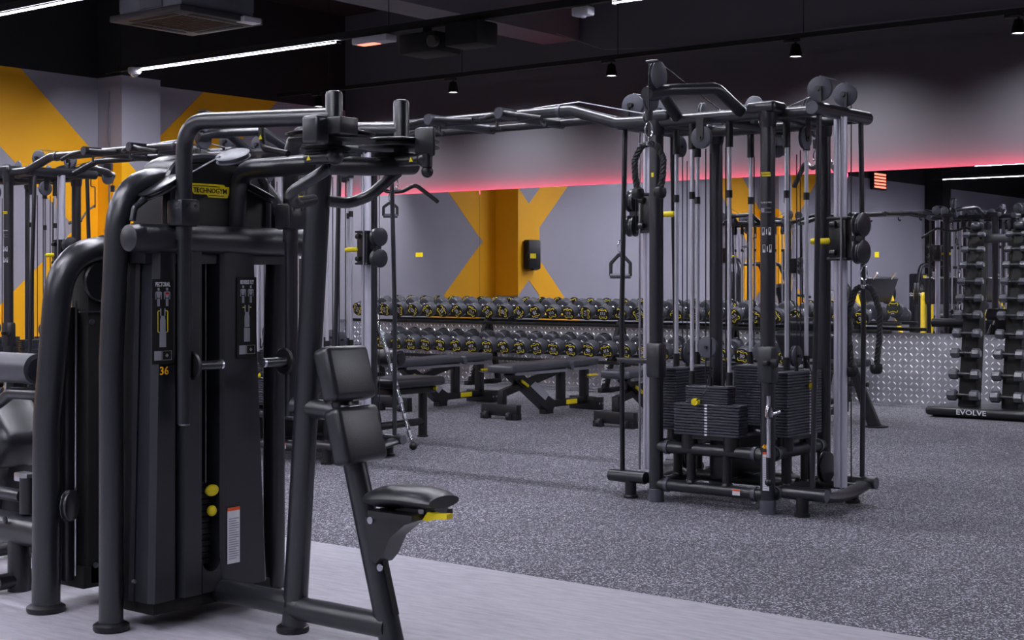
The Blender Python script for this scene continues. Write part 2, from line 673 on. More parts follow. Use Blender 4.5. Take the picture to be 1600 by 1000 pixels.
# spot track in front of the mirror wall
tr = thing('spot_track', 'thin black track hung on wires in front of the mirror wall', 'light track', (0, 12.45, 3.5))
MB().bb(-13.5, 5.0, -0.02, 0.02, 0, 0.045).build('track', M['soot'], tr)
for k in range(9):
    MB().cyl((-12.6 + k * 2.1, 0, 0.04), (-12.6 + k * 2.1, 0, ZC - 3.5), 0.004, n=6).build('hanger_wire', M['soot'], tr)
MB().tube([(-9.2, 0.03, 0.35), (-8.6, 0.02, 0.12), (-7.6, 0.02, 0.05), (-6.0, 0.025, 0.07), (-3.5, 0.025, 0.06)], 0.006, 0.3, n=6).build('cable', M['galv'], tr)
spot_x = [-12.8, -10.65, -8.5, -6.4, -4.3, -2.2, -0.1]
for x in spot_x:
    s = thing('track_spotlight', 'black cone spotlight on the track in front of the mirror wall', 'spotlight', (x, 12.45, 3.5), group='black spotlights on the wall track')
    MB().bb(-0.1, 0.06, -0.018, 0.018, -0.03, 0.0, 0.004).build('adapter', M['black'], s)
    MB().cyl((0.02, 0, -0.06), (0.02, 0, -0.02), 0.012).build('stem', M['black'], s)
    MB().lathe([(0.035, -0.05), (0.042, -0.06), (0.062, -0.165), (0.064, -0.17), (0.058, -0.17), (0.056, -0.16)], (0.02, 0, 0), n=20).build('shade', M['black'], s)
    MB().lathe([(0.052, -0.162), (0.052, -0.158)], (0.02, 0, 0), n=20).build('lens', M['lampglow'], s)
    ld = bpy.data.lights.new('spot_beam', 'SPOT')
    ld.energy = SPOT_POWER
    ld.spot_size = math.radians(120)
    ld.spot_blend = 1.0
    ld.shadow_soft_size = 0.04
    ld.color = (0.95, 0.95, 1.0)
    lo = bpy.data.objects.new('spot_beam', ld)
    col.objects.link(lo)
    lo.parent = s
    lo.location = (0.02, 0.0, -0.18)
    lo.rotation_euler = (math.radians(33), 0, 0)

# emergency light, sensor and projector on the first rail; dome camera
e = thing('emergency_light', 'white emergency light box with a red lens below on a ceiling rail', 'emergency light', (-8.93, 9.38, 3.35))
MB().box((0, 0, 0), (0.42, 0.14, 0.06), None, 0.008).build('housing', M['whiteplastic'], e)
MB().box((-0.06, 0, -0.032), (0.2, 0.09, 0.006)).build('lens', M['signled'], e)
o = thing('motion_sensor', 'small white sensor box under a black ceiling rail', 'sensor', (-6.66, 9.38, 3.343))
MB().box((0, 0, 0), (0.16, 0.1, 0.07), None, 0.012).build('housing', M['whiteplastic'], o)
MB().sphere((0, 0, -0.036), 0.03, 12, (1, 1, 0.5)).build('lens', M['whiteplastic'], o)
pj = thing('projector', 'black projector slung below a ceiling rail beside the emergency light', 'projector', (-8.05, 9.38, 3.38))
MB().box((-0.22, 0, -0.14), (0.42, 0.35, 0.17), None, 0.02).build('housing', M['soot'], pj)
MB().box((0.24, 0, -0.1), (0.36, 0.28, 0.2), None, 0.02).build('speaker_box', M['soot'], pj)
MB().cyl((0.0, -0.18, -0.15), (0.0, -0.24, -0.16), 0.045, 0.05).build('lens', M['black'], pj)
for s in (-1, 1):
    MB().bb(s * 0.25 - 0.015, s * 0.25 + 0.015, -0.04, 0.04, -0.08, 0.02).build('bracket', M['soot'], pj)
c = thing('dome_camera', 'small white dome security camera at the end of a strip light', 'camera', tuple(on_y(210, 113, 9.30)))
MB().lathe([(0.062, 0.045), (0.066, 0.03), (0.064, -0.005), (0.05, -0.02)], (0, 0, 0), n=20).build('housing', M['whiteplastic'], c)
MB().sphere((0, 0, -0.012), 0.045, 16, (1, 1, 0.9)).build('dome', M['chrome'], c)
MB().cyl((-0.05, 0.0, 0.04), (-0.55, 0.05, 0.04), 0.006).build('arm', M['soot'], c)

# ceiling cassette
a = thing('ceiling_cassette', 'dark square ceiling air conditioner cassette hanging on rods', 'air conditioner', (-10.17, 8.3, 3.48))
MB().bb(-0.42, 0.42, -0.40, 0.40, 0.06, 0.34, 0.01).build('casing', M['galv'], a)
pan = MB()
for (x0, x1, y0, y1) in ((-0.48, 0.48, -0.46, -0.3), (-0.48, 0.48, 0.3, 0.46), (-0.48, -0.3, -0.3, 0.3), (0.3, 0.48, -0.3, 0.3)):
    pan.bb(x0, x1, y0, y1, 0.0, 0.055, 0.006)
pan.build('panel', M['ac'], a)
for s in (-1, 1):
    MB().bb(-0.3, 0.3, s * 0.36 - 0.03, s * 0.36 + 0.03, -0.004, 0.002).build('louvre', M['soot'], a)
    MB().bb(s * 0.38 - 0.03, s * 0.38 + 0.03, -0.28, 0.28, -0.004, 0.002).build('louvre', M['soot'], a)
g = MB().bb(-0.3, 0.3, -0.3, 0.3, 0.02, 0.03)
for k in range(12):
    g.bb(-0.3, 0.3, -0.28 + k * 0.05, -0.265 + k * 0.05, 0.008, 0.02)
g.build('grille', M['acgrille'], a)
MB().box((0.02, -0.405, 0.2), (0.3, 0.012, 0.24)).build('label', M['beam'], a)
MB().box((0.47, 0.3, 0.02), (0.12, 0.2, 0.05), None, 0.01).build('corner_cover', M['whiteplastic'], a)
for sx in (-1, 1):
    for sy in (-1, 1):
        MB().cyl((sx * 0.44, sy * 0.38, 0.1), (sx * 0.44, sy * 0.38, ZC - 3.48), 0.006, n=6).build('hanging_rod', M['galv'], a)
MB().tube([(0.42, -0.2, 0.2), (0.55, -0.2, 0.22), (0.62, -0.2, 0.5), (0.62, -0.2, 1.2)], 0.014, 0.08).build('pipe', M['galv'], a)

# red sign seen through the mirror
sg = thing('led_sign', 'red illuminated sign in a black case high on the wall behind the machines', 'sign', (XL + 0.02, -3.1, 3.42))
MB().bb(0, 0.08, -0.35, 0.35, -0.2, 0.2, 0.01).build('case', M['black'], sg)
for k in range(5):
    MB().bb(0.08, 0.085, -0.3, 0.3, -0.16 + k * 0.07, -0.12 + k * 0.07).build('light_row', M['signled'], sg)

# yellow notice stickers on the mirror wall
for (px, w, lab) in ((655, 0.12, 'small yellow notice sticker on the mirror beside the left wall corner'), (1370, 0.045, 'tiny yellow notice sticker on the mirror near the vertical dumbbell stand')):
    p = on_y(px, 398, YM - 0.037)
    st = thing('notice_sticker', lab, 'sticker', tuple(p))
    MB().box((0, 0, 0), (w, 0.002, 0.055)).build('sheet', M['yellow'], st)
    if w > 0.1:
        MB().box((0, -0.0015, 0.006), (w * 0.7, 0.001, 0.006)).build('print_line', M['amber'], st)
        MB().box((0, -0.0015, -0.01), (w * 0.7, 0.001, 0.006)).build('print_line', M['amber'], st)

# ================================================================ CABLE TOWERS
PX, PY = 0.344, 0.325
PLATE = MB().box((0, 0, 0), (0.40, 0.10, 0.0136), None, 0.003, 1).mesh('weight_plate', M['plate'])
PLATE_S = MB().box((0, 0, 0), (0.26, 0.09, 0.0115), None, 0.003, 1).mesh('weight_plate', M['plate'])


def side_frame(ax):
    """local matrix: u along the face, v outward"""
    return {'f': Matrix.Rotation(0, 4, 'Z'), 'r': Matrix.Rotation(math.pi / 2, 4, 'Z'), 'b': Matrix.Rotation(math.pi, 4, 'Z'), 'l': Matrix.Rotation(-math.pi / 2, 4, 'Z')}[ax]


def carabiner(mb, p, s=1.0, up=True):
    p = Vector(p)
    pts = []
    for k in range(13):
        t = 2 * math.pi * k / 12
        pts.append(p + Vector((0.014 * s * math.sin(t) * (1.2 if math.cos(t) < 0 else 0.8), 0.010 * s * math.sin(t), -0.04 * s + 0.04 * s * math.cos(t))))
    mb.sweep(pts, 0.0045 * s, n=6, cap=False)
    return mb


def make_tower(label, group):
    T = thing('cable_tower', label, 'cable machine', (0, 0, 0), 0, group)
    fr = M['frame']
    for sx in (-1, 1):
        for sy in (-1, 1):
            x, yy = sx * PX, sy * PY
            p = MB().cyl((x, yy, 0.055), (x, yy, 2.12), 0.039, n=20).build('post', fr, T)
            MB().lathe([(0.043, 0), (0.044, 0.01), (0.043, 0.07), (0.040, 0.072)], (x, yy, 0), n=20).build('post_foot', M['disc'], p)
            cap = MB()
            cap.lathe([(0.042, 2.02), (0.046, 2.04), (0.05, 2.09), (0.05, 2.11)], (x, yy, 0), n=20)
            cap.box((x - sx * 0.02, yy - sy * 0.02, 2.125), (0.17, 0.15, 0.06), None, 0.022, 3)
            cap.build('post_cap', fr, p)
    # rings of tube
    faces = {'f': PX, 'b': PX, 'l': PY, 'r': PY}
    off = {'f': PY, 'b': PY, 'l': PX, 'r': PX}
    for s in 'fblr':
        L, O = faces[s], off[s]
        mt = side_frame(s)
        for z in (0.305, 0.098):
            m1 = MB()
            m1.cyl((-L, -O, z), (L, -O, z), 0.033, n=16)
            m1.v = [tuple(mt @ Vector(v)) for v in m1.v]
            t = m1.build('base_tube', fr, T)
            for e_ in (-1, 1):
                m2 = MB().cyl((e_ * (L - 0.085), -O, z), (e_ * (L - 0.063), -O, z), 0.0385, n=18)
                m2.v = [tuple(mt @ Vector(v)) for v in m2.v]
                m2.build('collar', M['disc'], t)
        for u in (-0.12, 0.10):
            m1 = MB().cyl((u, -O, 0.125), (u, -O, 0.285), 0.026, n=14)
            m1.lathe([(0.034, 0.0), (0.03, 0.012)], (u, -O, 0.125), n=14)
            m1.v = [tuple(mt @ Vector(v)) for v in m1.v]
            m1.build('strut', M['frame2'], T)
        m1 = MB().cyl((-L, -O, 2.095), (L, -O, 2.095), 0.034, n=16)
        m1.v = [tuple(mt @ Vector(v)) for v in m1.v]
        m1.build('top_beam', fr, T)
        # weight stack
        z0 = 0.385
        tall = 22 if s != 'f' else 11
        m1 = MB()
        for u in (-0.13, 0.13):
            m1.cyl((u, -O, 0.31), (u, -O, z0), 0.045, n=14)
        m1.bb(-0.14, 0.14, -O - 0.03, -O + 0.03, z0 - 0.02, z0)
        m1.cyl((0, -O, z0), (0, -O, z0 + tall * 0.0157 + (0.14 if s == 'f' else 0.05)), 0.011, n=10)
        m1.v = [tuple(mt @ Vector(v)) for v in m1.v]
        st = m1.build('weight_stack', M['frame2'], T)
        z = z0 + 0.008
        for k in range(tall):
            inst(PLATE, 'weight_plate', st, None, 0, mt @ Matrix.Translation((0, -O, z)))
            z += 0.0157
        if s == 'f':
            for k in range(7):
                inst(PLATE_S, 'weight_plate', st, None, 0, mt @ Matrix.Translation((0, -O, z)))
                z += 0.0134
        # number strip, selector pin
        m1 = MB()
        for k in range(tall):
            m1.box((0.0 if s == 'f' else 0.06, -O - 0.0508, z0 + 0.008 + k * 0.0157), (0.016, 0.002, 0.009))
        m1.v = [tuple(mt @ Vector(v)) for v in m1.v]
        m1.build('number_strip', M['white'], st)
        m1 = MB().cyl((-0.05 if s == 'f' else 0.06, -O - 0.05, z - 0.09), (-0.05 if s == 'f' else 0.06, -O - 0.085, z - 0.09), 0.017, 0.02, n=14)
        m1.v = [tuple(mt @ Vector(v)) for v in m1.v]
        m1.build('selector_pin', M['yellow'], st)
        m1 = MB().tube([(-0.05 if s == 'f' else 0.06, -O - 0.08, z - 0.09), (0.02, -O - 0.09, z - 0.04), (0.02, -O - 0.05, z + 0.05)], 0.004, 0.04, n=6)
        m1.v = [tuple(mt @ Vector(v)) for v in m1.v]
        m1.build('pin_cord', M['black'], st)
        # guide rods
        for u in (-0.115, 0.115):
            m1 = MB().cyl((u, -O, z), (u, -O, 2.06), 0.0115, n=10)
            m1.v = [tuple(mt @ Vector(v)) for v in m1.v]
            r = m1.build('guide_rod', M['rod'], T)
            for (za, zb_, rr_) in ((1.93, 2.07, 0.02), (z, z + 0.07, 0.018), (1.66, 1.70, 0.0165)):
                m1 = MB().cyl((u, -O, za), (u, -O, zb_), rr_, n=12)
                m1.v = [tuple(mt @ Vector(v)) for v in m1.v]
                m1.build('rod_sleeve', M['black'], r)
        # inner pulleys and cables
        for (u, zz, r_) in ((-0.02, 1.985, 0.06), (-0.03 if s == 'f' else 0.03, z + 0.2 if s == 'f' else z + 0.07, 0.058)):
            yo = -O - 0.06 if zz > 1.5 else -O + 0.02
            m1 = MB().wheel((u, yo, zz), (0, 1, 0), r_, 0.026)
            m1.v = [tuple(mt @ Vector(v)) for v in m1.v]
            pl = m1.build('pulley', M['disc'], T)
            m1 = MB()
            if zz > 1.5:
                m1.prism([(u - 0.026, yo - 0.014, zz + 0.1), (u + 0.026, yo - 0.014, zz + 0.1), (u + 0.018, yo - 0.014, zz - 0.012), (u, yo - 0.014, zz - 0.022), (u - 0.018, yo - 0.014, zz - 0.012)], (0, -0.006, 0))
            m1.cyl((u, yo + 0.02, zz), (u, yo - 0.026, zz), 0.009, n=10)
            m1.v = [tuple(mt @ Vector(v)) for v in m1.v]
            m1.build('pulley_bracket', M['frame2'], pl)
        m1 = MB()
        m1.cyl((-0.042, -O + 0.02, z), (-0.042, -O + 0.02, 1.93), 0.0035, n=6)
        m1.cyl((0.082, -O + 0.02, z + 0.05), (0.082, -O + 0.02, 1.93), 0.0035, n=6)
        m1.cyl((0.0, -O, z), (0.0, -O, 1.9), 0.0035, n=6)
        m1.v = [tuple(mt @ Vector(v)) for v in m1.v]
        m1.build('cable', M['black'], T)
    # lower inner pulley and floor members
    MB().wheel((0.43, 0.18, 0.2), (1, 0, 0), 0.085, 0.03).build('floor_pulley', M['frame2'], T)
    MB().wheel((-0.43, 0.18, 0.2), (1, 0, 0), 0.085, 0.03).build('floor_pulley', M['frame2'], T)
    MB().cyl((-PX, 0, 0.12), (PX, 0, 0.12), 0.032).build('inner_tube', M['frame2'], T)
    MB().bb(-0.05, 0.05, -0.25, 0.25, 0.14, 0.36, 0.01).build('inner_block', M['frame2'], T)
    # booms on front and back
    for s in 'fb':
        mt = side_frame(s)
        bm_ = MB()
        for e_ in (-1, 1):
            bm_.tube([(e_ * 0.2, -PY, 2.10), (e_ * 0.165, -PY - 0.22, 2.215), (e_ * 0.06, -PY - 0.52, 2.185), (0.0, -PY - 0.60, 2.165)], 0.031, 0.12, n=14)
        bm_.cyl((0.0, -PY - 0.53, 2.17), (0.0, -PY - 0.63, 2.16), 0.035)
        bm_.v = [tuple(mt @ Vector(v)) for v in bm_.v]
        b_ = bm_.build('boom', fr, T)
        for (u, v_, zz, rr) in ((0.028, -PY - 0.57, 2.255, 0.073), (-0.02, -PY - 0.56, 2.14, 0.06)):
            m1 = MB().wheel((u, v_, zz), (1, 0, 0), rr, 0.028)
            m1.v = [tuple(mt @ Vector(v)) for v in m1.v]
            w_ = m1.build('pulley', M['disc'], b_)
        m1 = MB()
        m1.prism([(-0.008, -PY - 0.60, 2.15), (-0.008, -PY - 0.52, 2.15), (-0.008, -PY - 0.54, 2.33), (-0.008, -PY - 0.6, 2.33)], (0.006, 0, 0))
        m1.cyl((-0.02, -PY - 0.6, 2.325), (0.05, -PY - 0.6, 2.325), 0.008)
        m1.v = [tuple(mt @ Vector(v)) for v in m1.v]
        m1.build('pulley_bracket', M['frame2'], b_)
        m1 = MB()
        m1.cyl((0.028, -PY - 0.55, 2.32), (0.02, -PY + 0.1, 2.13), 0.003, n=6)
        m1.cyl((0.02, -PY - 0.64, 2.25), (0.02, -PY - 0.64, 2.02), 0.003, n=6)
        m1.v = [tuple(mt @ Vector(v)) for v in m1.v]
        m1.build('cable', M['black'], b_)
        m1 = MB().cyl((0.02, -PY - 0.64, 2.02), (0.02, -PY - 0.64, 2.075), 0.018, 0.02, n=12)
        m1.v = [tuple(mt @ Vector(v)) for v in m1.v]
        m1.build('cable_stop', M['rubber'], b_)
    # upper inner pulleys on top
    for (x_, y_, z_, ax) in ((-0.27, 0.05, 2.17, (1, 0.2, 0)), (-0.1, 0.2, 2.16, (0.2, 1, 0)), (0.14, -0.1, 2.16, (0.3, 1, 0)), (0.05, 0.25, 2.15, (0.3, 1, 0))):
        p = MB().wheel((x_, y_, z_), ax, 0.062, 0.026).build('pulley', M['disc'], T)
        MB().bb(x_ - 0.015, x_ + 0.015, y_ - 0.02, y_ + 0.02, 2.07, z_).build('pulley_bracket', M['frame2'], p)
    MB().cyl((-PX, 0.1, 2.07), (PX, 0.1, 2.07), 0.03).build('top_beam', M['frame2'], T)
    MB().cyl((0.1, -PY, 2.07), (0.1, PY, 2.07), 0.028).build('top_beam', M['frame2'], T)
    # adjustable stations on +x and -x
    for sx in (-1, 1):
        X0 = 0.60
        tb = MB().cyl((sx * X0, -0.33, 2.105), (sx * X0, 0.33, 2.105), 0.036, n=18)
        for yy in (-0.24, 0.24):
            tb.cyl((sx * PX, yy, 2.1), (sx * X0, yy, 2.1), 0.03)
        tb = tb.build('top_bar', fr, T)
        for yy in (-0.332, 0.332):
            MB().cyl((sx * X0, yy - 0.003, 2.105), (sx * X0, yy + 0.003, 2.105), 0.0345, n=18).build('end_cap', M['disc'], tb)
        for yy in (-0.2, 0.10):
            w_ = MB().wheel((sx * (X0 - 0.02), yy, 2.215), (0.2, -1, 0), 0.064, 0.028).build('pulley', M['disc'], T)
            m1 = MB().bb(sx * (X0 - 0.01), sx * (X0 + 0.002), yy - 0.03, yy - 0.02, 2.12, 2.225)
            m1.cyl((sx * (X0 - 0.02), yy - 0.035, 2.215), (sx * (X0 - 0.02), yy + 0.0, 2.215), 0.013)
            m1.build('pulley_bracket', M['black'], w_)
        MB().cyl((sx * (X0 - 0.02), -0.2, 2.283), (sx * (X0 - 0.02), 0.10, 2.281), 0.003, n=6).build('cable', M['steel'], T)
        MB().cyl((sx * X0, 0.13, 0.14), (sx * X0, 0.13, 2.2), 0.003, n=6).build('cable', M['black'], T)
        alu = MB()
        prof = []
        for k in range(28):
            t = 2 * math.pi * k / 28
            rr = 1.0
            cx_, cy_ = math.cos(t), math.sin(t)
            dent = 0.55 if abs(abs(cx_) - 0.0) < 0.12 else 1.0
            prof.append((0.036 * cx_ * dent, 0.031 * cy_ * (0.72 if abs(cx_) < 0.2 else 1.0)))
        alu.prism([(sx * X0 + a_, b_, 0.125) for a_, b_ in prof], (0, 0, 1.96))
        alu.build('slide_column', M['alu'], T)
        m1 = MB()
        m1.cyl((sx * (X0 + 0.03), -0.055, 0.125), (sx * (X0 + 0.03), -0.055, 2.08), 0.006, n=8)
        m1.build('index_rail', M['steel'], T)
        for yy in (-1, 1):
            MB().tube([(sx * 0.585, yy * 0.30, 0.12), (sx * 0.60, yy * 0.285, 1.0), (sx * 0.60, yy * 0.25, 2.09)], 0.0175, 0.5, n=12, ry=0.013).build('guard_post', fr, T)
            fb = MB().cyl((sx * 0.43, yy * 0.30, 0.118), (sx * 0.665, yy * 0.30, 0.118), 0.034, n=18).build('foot_bar', fr, T)
            MB().cyl((sx * 0.664, yy * 0.30, 0.118), (sx * 0.669, yy * 0.30, 0.118), 0.033, n=18).build('end_cap', M['disc'], fb)
            m1 = MB().cyl((sx * 0.53, yy * 0.30, 0.02), (sx * 0.53, yy * 0.30, 0.1), 0.033, n=16)
            m1.lathe([(0.042, 0), (0.042, 0.014), (0.034, 0.02)], (sx * 0.53, yy * 0.30, 0), n=18)
            m1.build('foot', M['black'], fb)
        pl = []
        for k in range(11):
            yy = -0.28 + 0.056 * k
            pl.append((sx * 0.60, yy, 0.105 - 0.03 * math.cos(yy / 0.28 * math.pi / 2) + 0.0))
        MB().sweep(pl, 0.055, 0.026, n=14, up=(1, 0, 0)).build('foot_plate', fr, T)
        for yy in (-0.22, 0.22):
            MB().cyl((sx * PX, yy, 0.1), (sx * 0.59, yy, 0.1), 0.022).build('link_bar', M['frame2'], T)
        # carriage
        zc_ = 1.44 if sx > 0 else 1.61
        cg = MB().box((sx * X0, 0, zc_), (0.10, 0.085, 0.22), None, 0.012)
        cg.bb(sx * X0 - 0.058, sx * X0 + 0.058, -0.05, 0.05, zc_ + 0.1, zc_ + 0.115, 0.004)
        cg.bb(sx * X0 - 0.058, sx * X0 + 0.058, -0.05, 0.05, zc_ - 0.115, zc_ - 0.1, 0.004)
        cg.bb(sx * (X0 + 0.04), sx * (X0 + 0.13), -0.012, 0.012, zc_ - 0.015, zc_ + 0.015)
        for dz in (-0.075, 0.075):
            cg.cyl((sx * X0 - 0.03, -0.06, zc_ + dz), (sx * X0 + 0.0, -0.06, zc_ + dz), 0.017)
        cg = cg.build('carriage', M['frame2'], T)
        for dz in (-0.072, 0.072):
            MB().wheel((sx * (X0 + 0.115), 0.0, zc_ + dz), (1, -0.12 * sx, 0), 0.063, 0.05).build('pulley', M['frame'], cg)
        MB().box((sx * (X0 + 0.085), 0.0, zc_), (0.012, 0.035, 0.24), None, 0.005).build('pulley_bracket', M['black'], cg)
        MB().lathe([(0.012, 0), (0.017, 0.01), (0.016, 0.06), (0.018, 0.1 if sx > 0 else 0.15), (0.013, 0.112 if sx > 0 else 0.162)], (sx * (X0 - 0.04), -0.03, zc_ - 0.012), (-sx, -0.1, 0), n=14).build('release_handle', M['yellow'], cg)
    # mid bracket on the posts
    for (x_, y_) in ((-PX, -PY), (PX, -PY)):
        p = MB().box((x_, y_, 0.78), (0.092, 0.088, 0.2), None, 0.02)
        p.build('post_sleeve', M['frame'], T)
    MB().bb(-0.62, -PX, -0.31, -0.27, 0.755, 0.785, 0.008).build('side_arm', M['frame'], T)
    kn = MB().box((PX + 0.02, -PY - 0.05, 0.79), (0.03, 0.05, 0.03), None, 0.008).box((PX + 0.05, -PY - 0.03, 0.79), (0.05, 0.03, 0.045), None, 0.01)
    kn.build('knob', M['black'], T)
    ad = MB().cyl((PX + 0.028, -PY - 0.045, 0.3), (PX + 0.028, -PY - 0.045, 0.62), 0.011).lathe([(0.014, 0.5), (0.022, 0.51), (0.02, 0.55), (0.014, 0.57)], (PX + 0.028, -PY - 0.045, 0), n=14)
    ad.cyl((PX + 0.03, -PY - 0.04, 0.52), (PX + 0.085, -PY - 0.02, 0.54), 0.009)
    ad.build('adjuster_rod', M['chrome'], T)
    MB().cyl((PX + 0.028, -PY - 0.045, 0.17), (PX + 0.028, -PY - 0.045, 0.3), 0.012, 0.013).sphere((PX + 0.028, -PY - 0.045, 0.17), 0.02).build('adjuster_end', M['black'], T)
    return T


def post_decals(T):
    """print on the front right post, facing the aisle"""
    nrm = Vector((0.25, -1, 0)).normalized()
    right = Vector((1, 0.25, 0)).normalized()
    o = Vector((PX, -PY, 0)) + nrm * 0.0385

    def at(z, u=0):
        return basis(right, (0, 0, 1), o + Vector((0, 0, z)) + right * u + nrm * 0.0015)
    pl = flat([[(-0.026, 0.012), (0.02, 0.012), (0.026, 0.006), (0.026, -0.011), (-0.02, -0.011), (-0.026, 0.0)]]).build('brand_plate', M['yellow'], T)
    pl.matrix_local = at(1.772)
    inst(text_mesh('TECHNOGYM', 0.0095, M['black']), 'lettering', pl, (0, 0, 0.0015))
    q = inst(text_mesh('CABLE PRO', 0.011, M['white']), 'lettering', T)
    q.matrix_local = at(1.625, 0.002)
    sh = [rect(-0.025, -0.012, -0.008, 0.012), rect(-0.006, 0.010, 0.028, 0.012), rect(-0.006, -0.012, 0.028, -0.010)]
    q = flat(sh).build('print_panel', M['grey'], T)
    q.matrix_local = at(1.585)
    sh = []
    for (cx, w) in ((-0.014, 0.014), (0.02, 0.012)):
        sh += [rect(cx - w / 2, 0.018, cx + w / 2, 0.02), rect(cx - w / 2, -0.02, cx - w / 2 + 0.002, 0.02), rect(cx + w / 2 - 0.002, -0.02, cx + w / 2, 0.02), [(cx - w / 2, -0.02), (cx + w / 2, -0.02), (cx, 0.0)]]
    sh += [[(0.001, -0.016), (0.006, -0.016), (0.006, 0.014), (0.001, 0.01)]]
    for z in (1.475, 1.385):
        q = flat(sh).build('exercise_print', M['white'], T)
        q.matrix_local = at(z, 0.0 if z > 1.4 else 0.004)
    q = inst(text_mesh('48', 0.034, M['amber']), 'number_sticker', T)
    q.matrix_local = at(0.352, -0.005)
    q = flat([rect(-0.017, -0.1, 0.017, 0.1)]).build('warning_label', M['white'], T)
    q.matrix_local = at(0.225)
    w = flat([rect(-0.017, 0.088, 0.017, 0.1)], 0.0022).build('label_band', M['orange'], q)
    ln = flat([rect(-0.014, -0.09 + k * 0.0095, 0.014 - 0.006 * (k % 3 == 0), -0.0865 + k * 0.0095) for k in range(18)], 0.0018).build('print_lines', M['grey'], q)
    # label on the lower front tube
    q = flat([rect(-0.022, -0.016, 0.022, 0.016)]).build('warning_label', M['white'], T)
    q.matrix_local = basis((1, 0, 0), (0, 0, 1), (0.175, -PY - 0.034, 0.1))
    flat([rect(-0.022, 0.006, 0.022, 0.016)], 0.0022).build('label_band', M['orange'], q)
    # small plate on the left post
    q = flat([rect(-0.008, -0.012, 0.01, 0.012)]).build('brand_plate', M['yellow'], T)
    q.matrix_local = basis((1, -0.2, 0), (0, 0, 1), (-PX + 0.0, -PY - 0.0405, 1.8))


TA = Vector((-3.992, 7.13, 0))
DX = -3.47
tw = make_tower('four-sided cable tower with a rope on its front boom, nearest the vertical dumbbell stand', 'cable towers joined by pull-up beams')
post_decals(tw)
tw.location = TA
labs = ['four-sided cable tower between the other two, with a curved lat bar and chrome pole', 'four-sided cable tower standing nearest the yellow painted left wall']
towers = [tw]
for i in (1, 2):
    t2 = copy_tree(tw)
    t2.location = TA + Vector((DX * i, 0, 0))
    t2['label'] = labs[i - 1]
    towers.append(t2)

# crossover beams with pull-up grips


def make_beam(label):
    B = thing('pullup_beam', label, 'pull-up bar', (0, 0, 0), 0, 'pull-up beams between cable towers')
    yb, xa, xb = -PY + 0.005, -PX, -PX - (abs(DX) - 2 * PX)
    MB().tube([(xa - 0.02, yb, 2.10), (xa - 0.26, yb, 2.105), (xa - 0.58, yb, 2.20), (xb + 0.58, yb, 2.20), (xb + 0.26, yb, 2.105), (xb + 0.02, yb, 2.10)], 0.034, 0.12, n=16).build('beam', M['frame'], B)
    MB().tube([(xa - 0.1, 0.1, 2.10), (xa - 0.3, 0.1, 2.105), (xa - 0.6, 0.1, 2.19), (xb + 0.6, 0.1, 2.19), (xb + 0.3, 0.1, 2.105), (xb + 0.1, 0.1, 2.10)], 0.026, 0.12, n=12).build('rear_beam', M['frame2'], B)
    for x in (xa - 0.66, xb + 0.66):
        MB().cyl((x - 0.012, yb, 2.2), (x + 0.012, yb, 2.2), 0.039, n=18).build('collar', M['disc'], B)
    for (x, sg_) in ((-1.33, 1), (-1.88, -1)):
        s = MB().cyl((x, -0.49, 2.20), (x, 0.14, 2.19), 0.034, n=18).build('cross_stub', M['frame'], B)
        MB().cyl((x, -0.493, 2.20), (x, -0.488, 2.20), 0.0325, n=18).build('end_cap', M['disc'], s)
        MB().tube([(x + 0.01, -0.46, 2.205), (x + sg_ * 0.16, -0.5, 2.175), (x + sg_ * 0.3, -0.47, 2.15)], 0.0155, 0.05, n=12).build('grip', M['black'], B)
        MB().tube([(x, -0.46, 2.205), (x - sg_ * 0.14, -0.42, 2.19), (x - sg_ * 0.24, -0.36, 2.19)], 0.0155, 0.05, n=12).build('grip', M['black'], B)
        for xx in (x + sg_ * 0.28, x - sg_ * 0.05):
            MB().tube([(xx, -0.44, 2.16), (xx, -0.44, 2.12), (xx + 0.03, -0.44, 2.10), (xx + 0.03, -0.44, 2.125)], 0.009, 0.01, n=8).build('strap_hook', M['black'], B)
    MB().tube([(xa - 0.1, yb + 0.03, 2.15), (xa - 0.55, yb + 0.03, 2.25), (xa - 0.9, yb + 0.03, 2.235)], 0.004, 0.05, n=6).build('cable', M['steel'], B)
    return B


bm0 = make_beam('pull-up beam from the rope tower to the middle cable tower')
bm0.location = TA
bm1 = copy_tree(bm0)
bm1.location = TA + Vector((DX, 0, 0))
bm1['label'] = 'pull-up beam from the middle cable tower to the tower by the yellow wall'


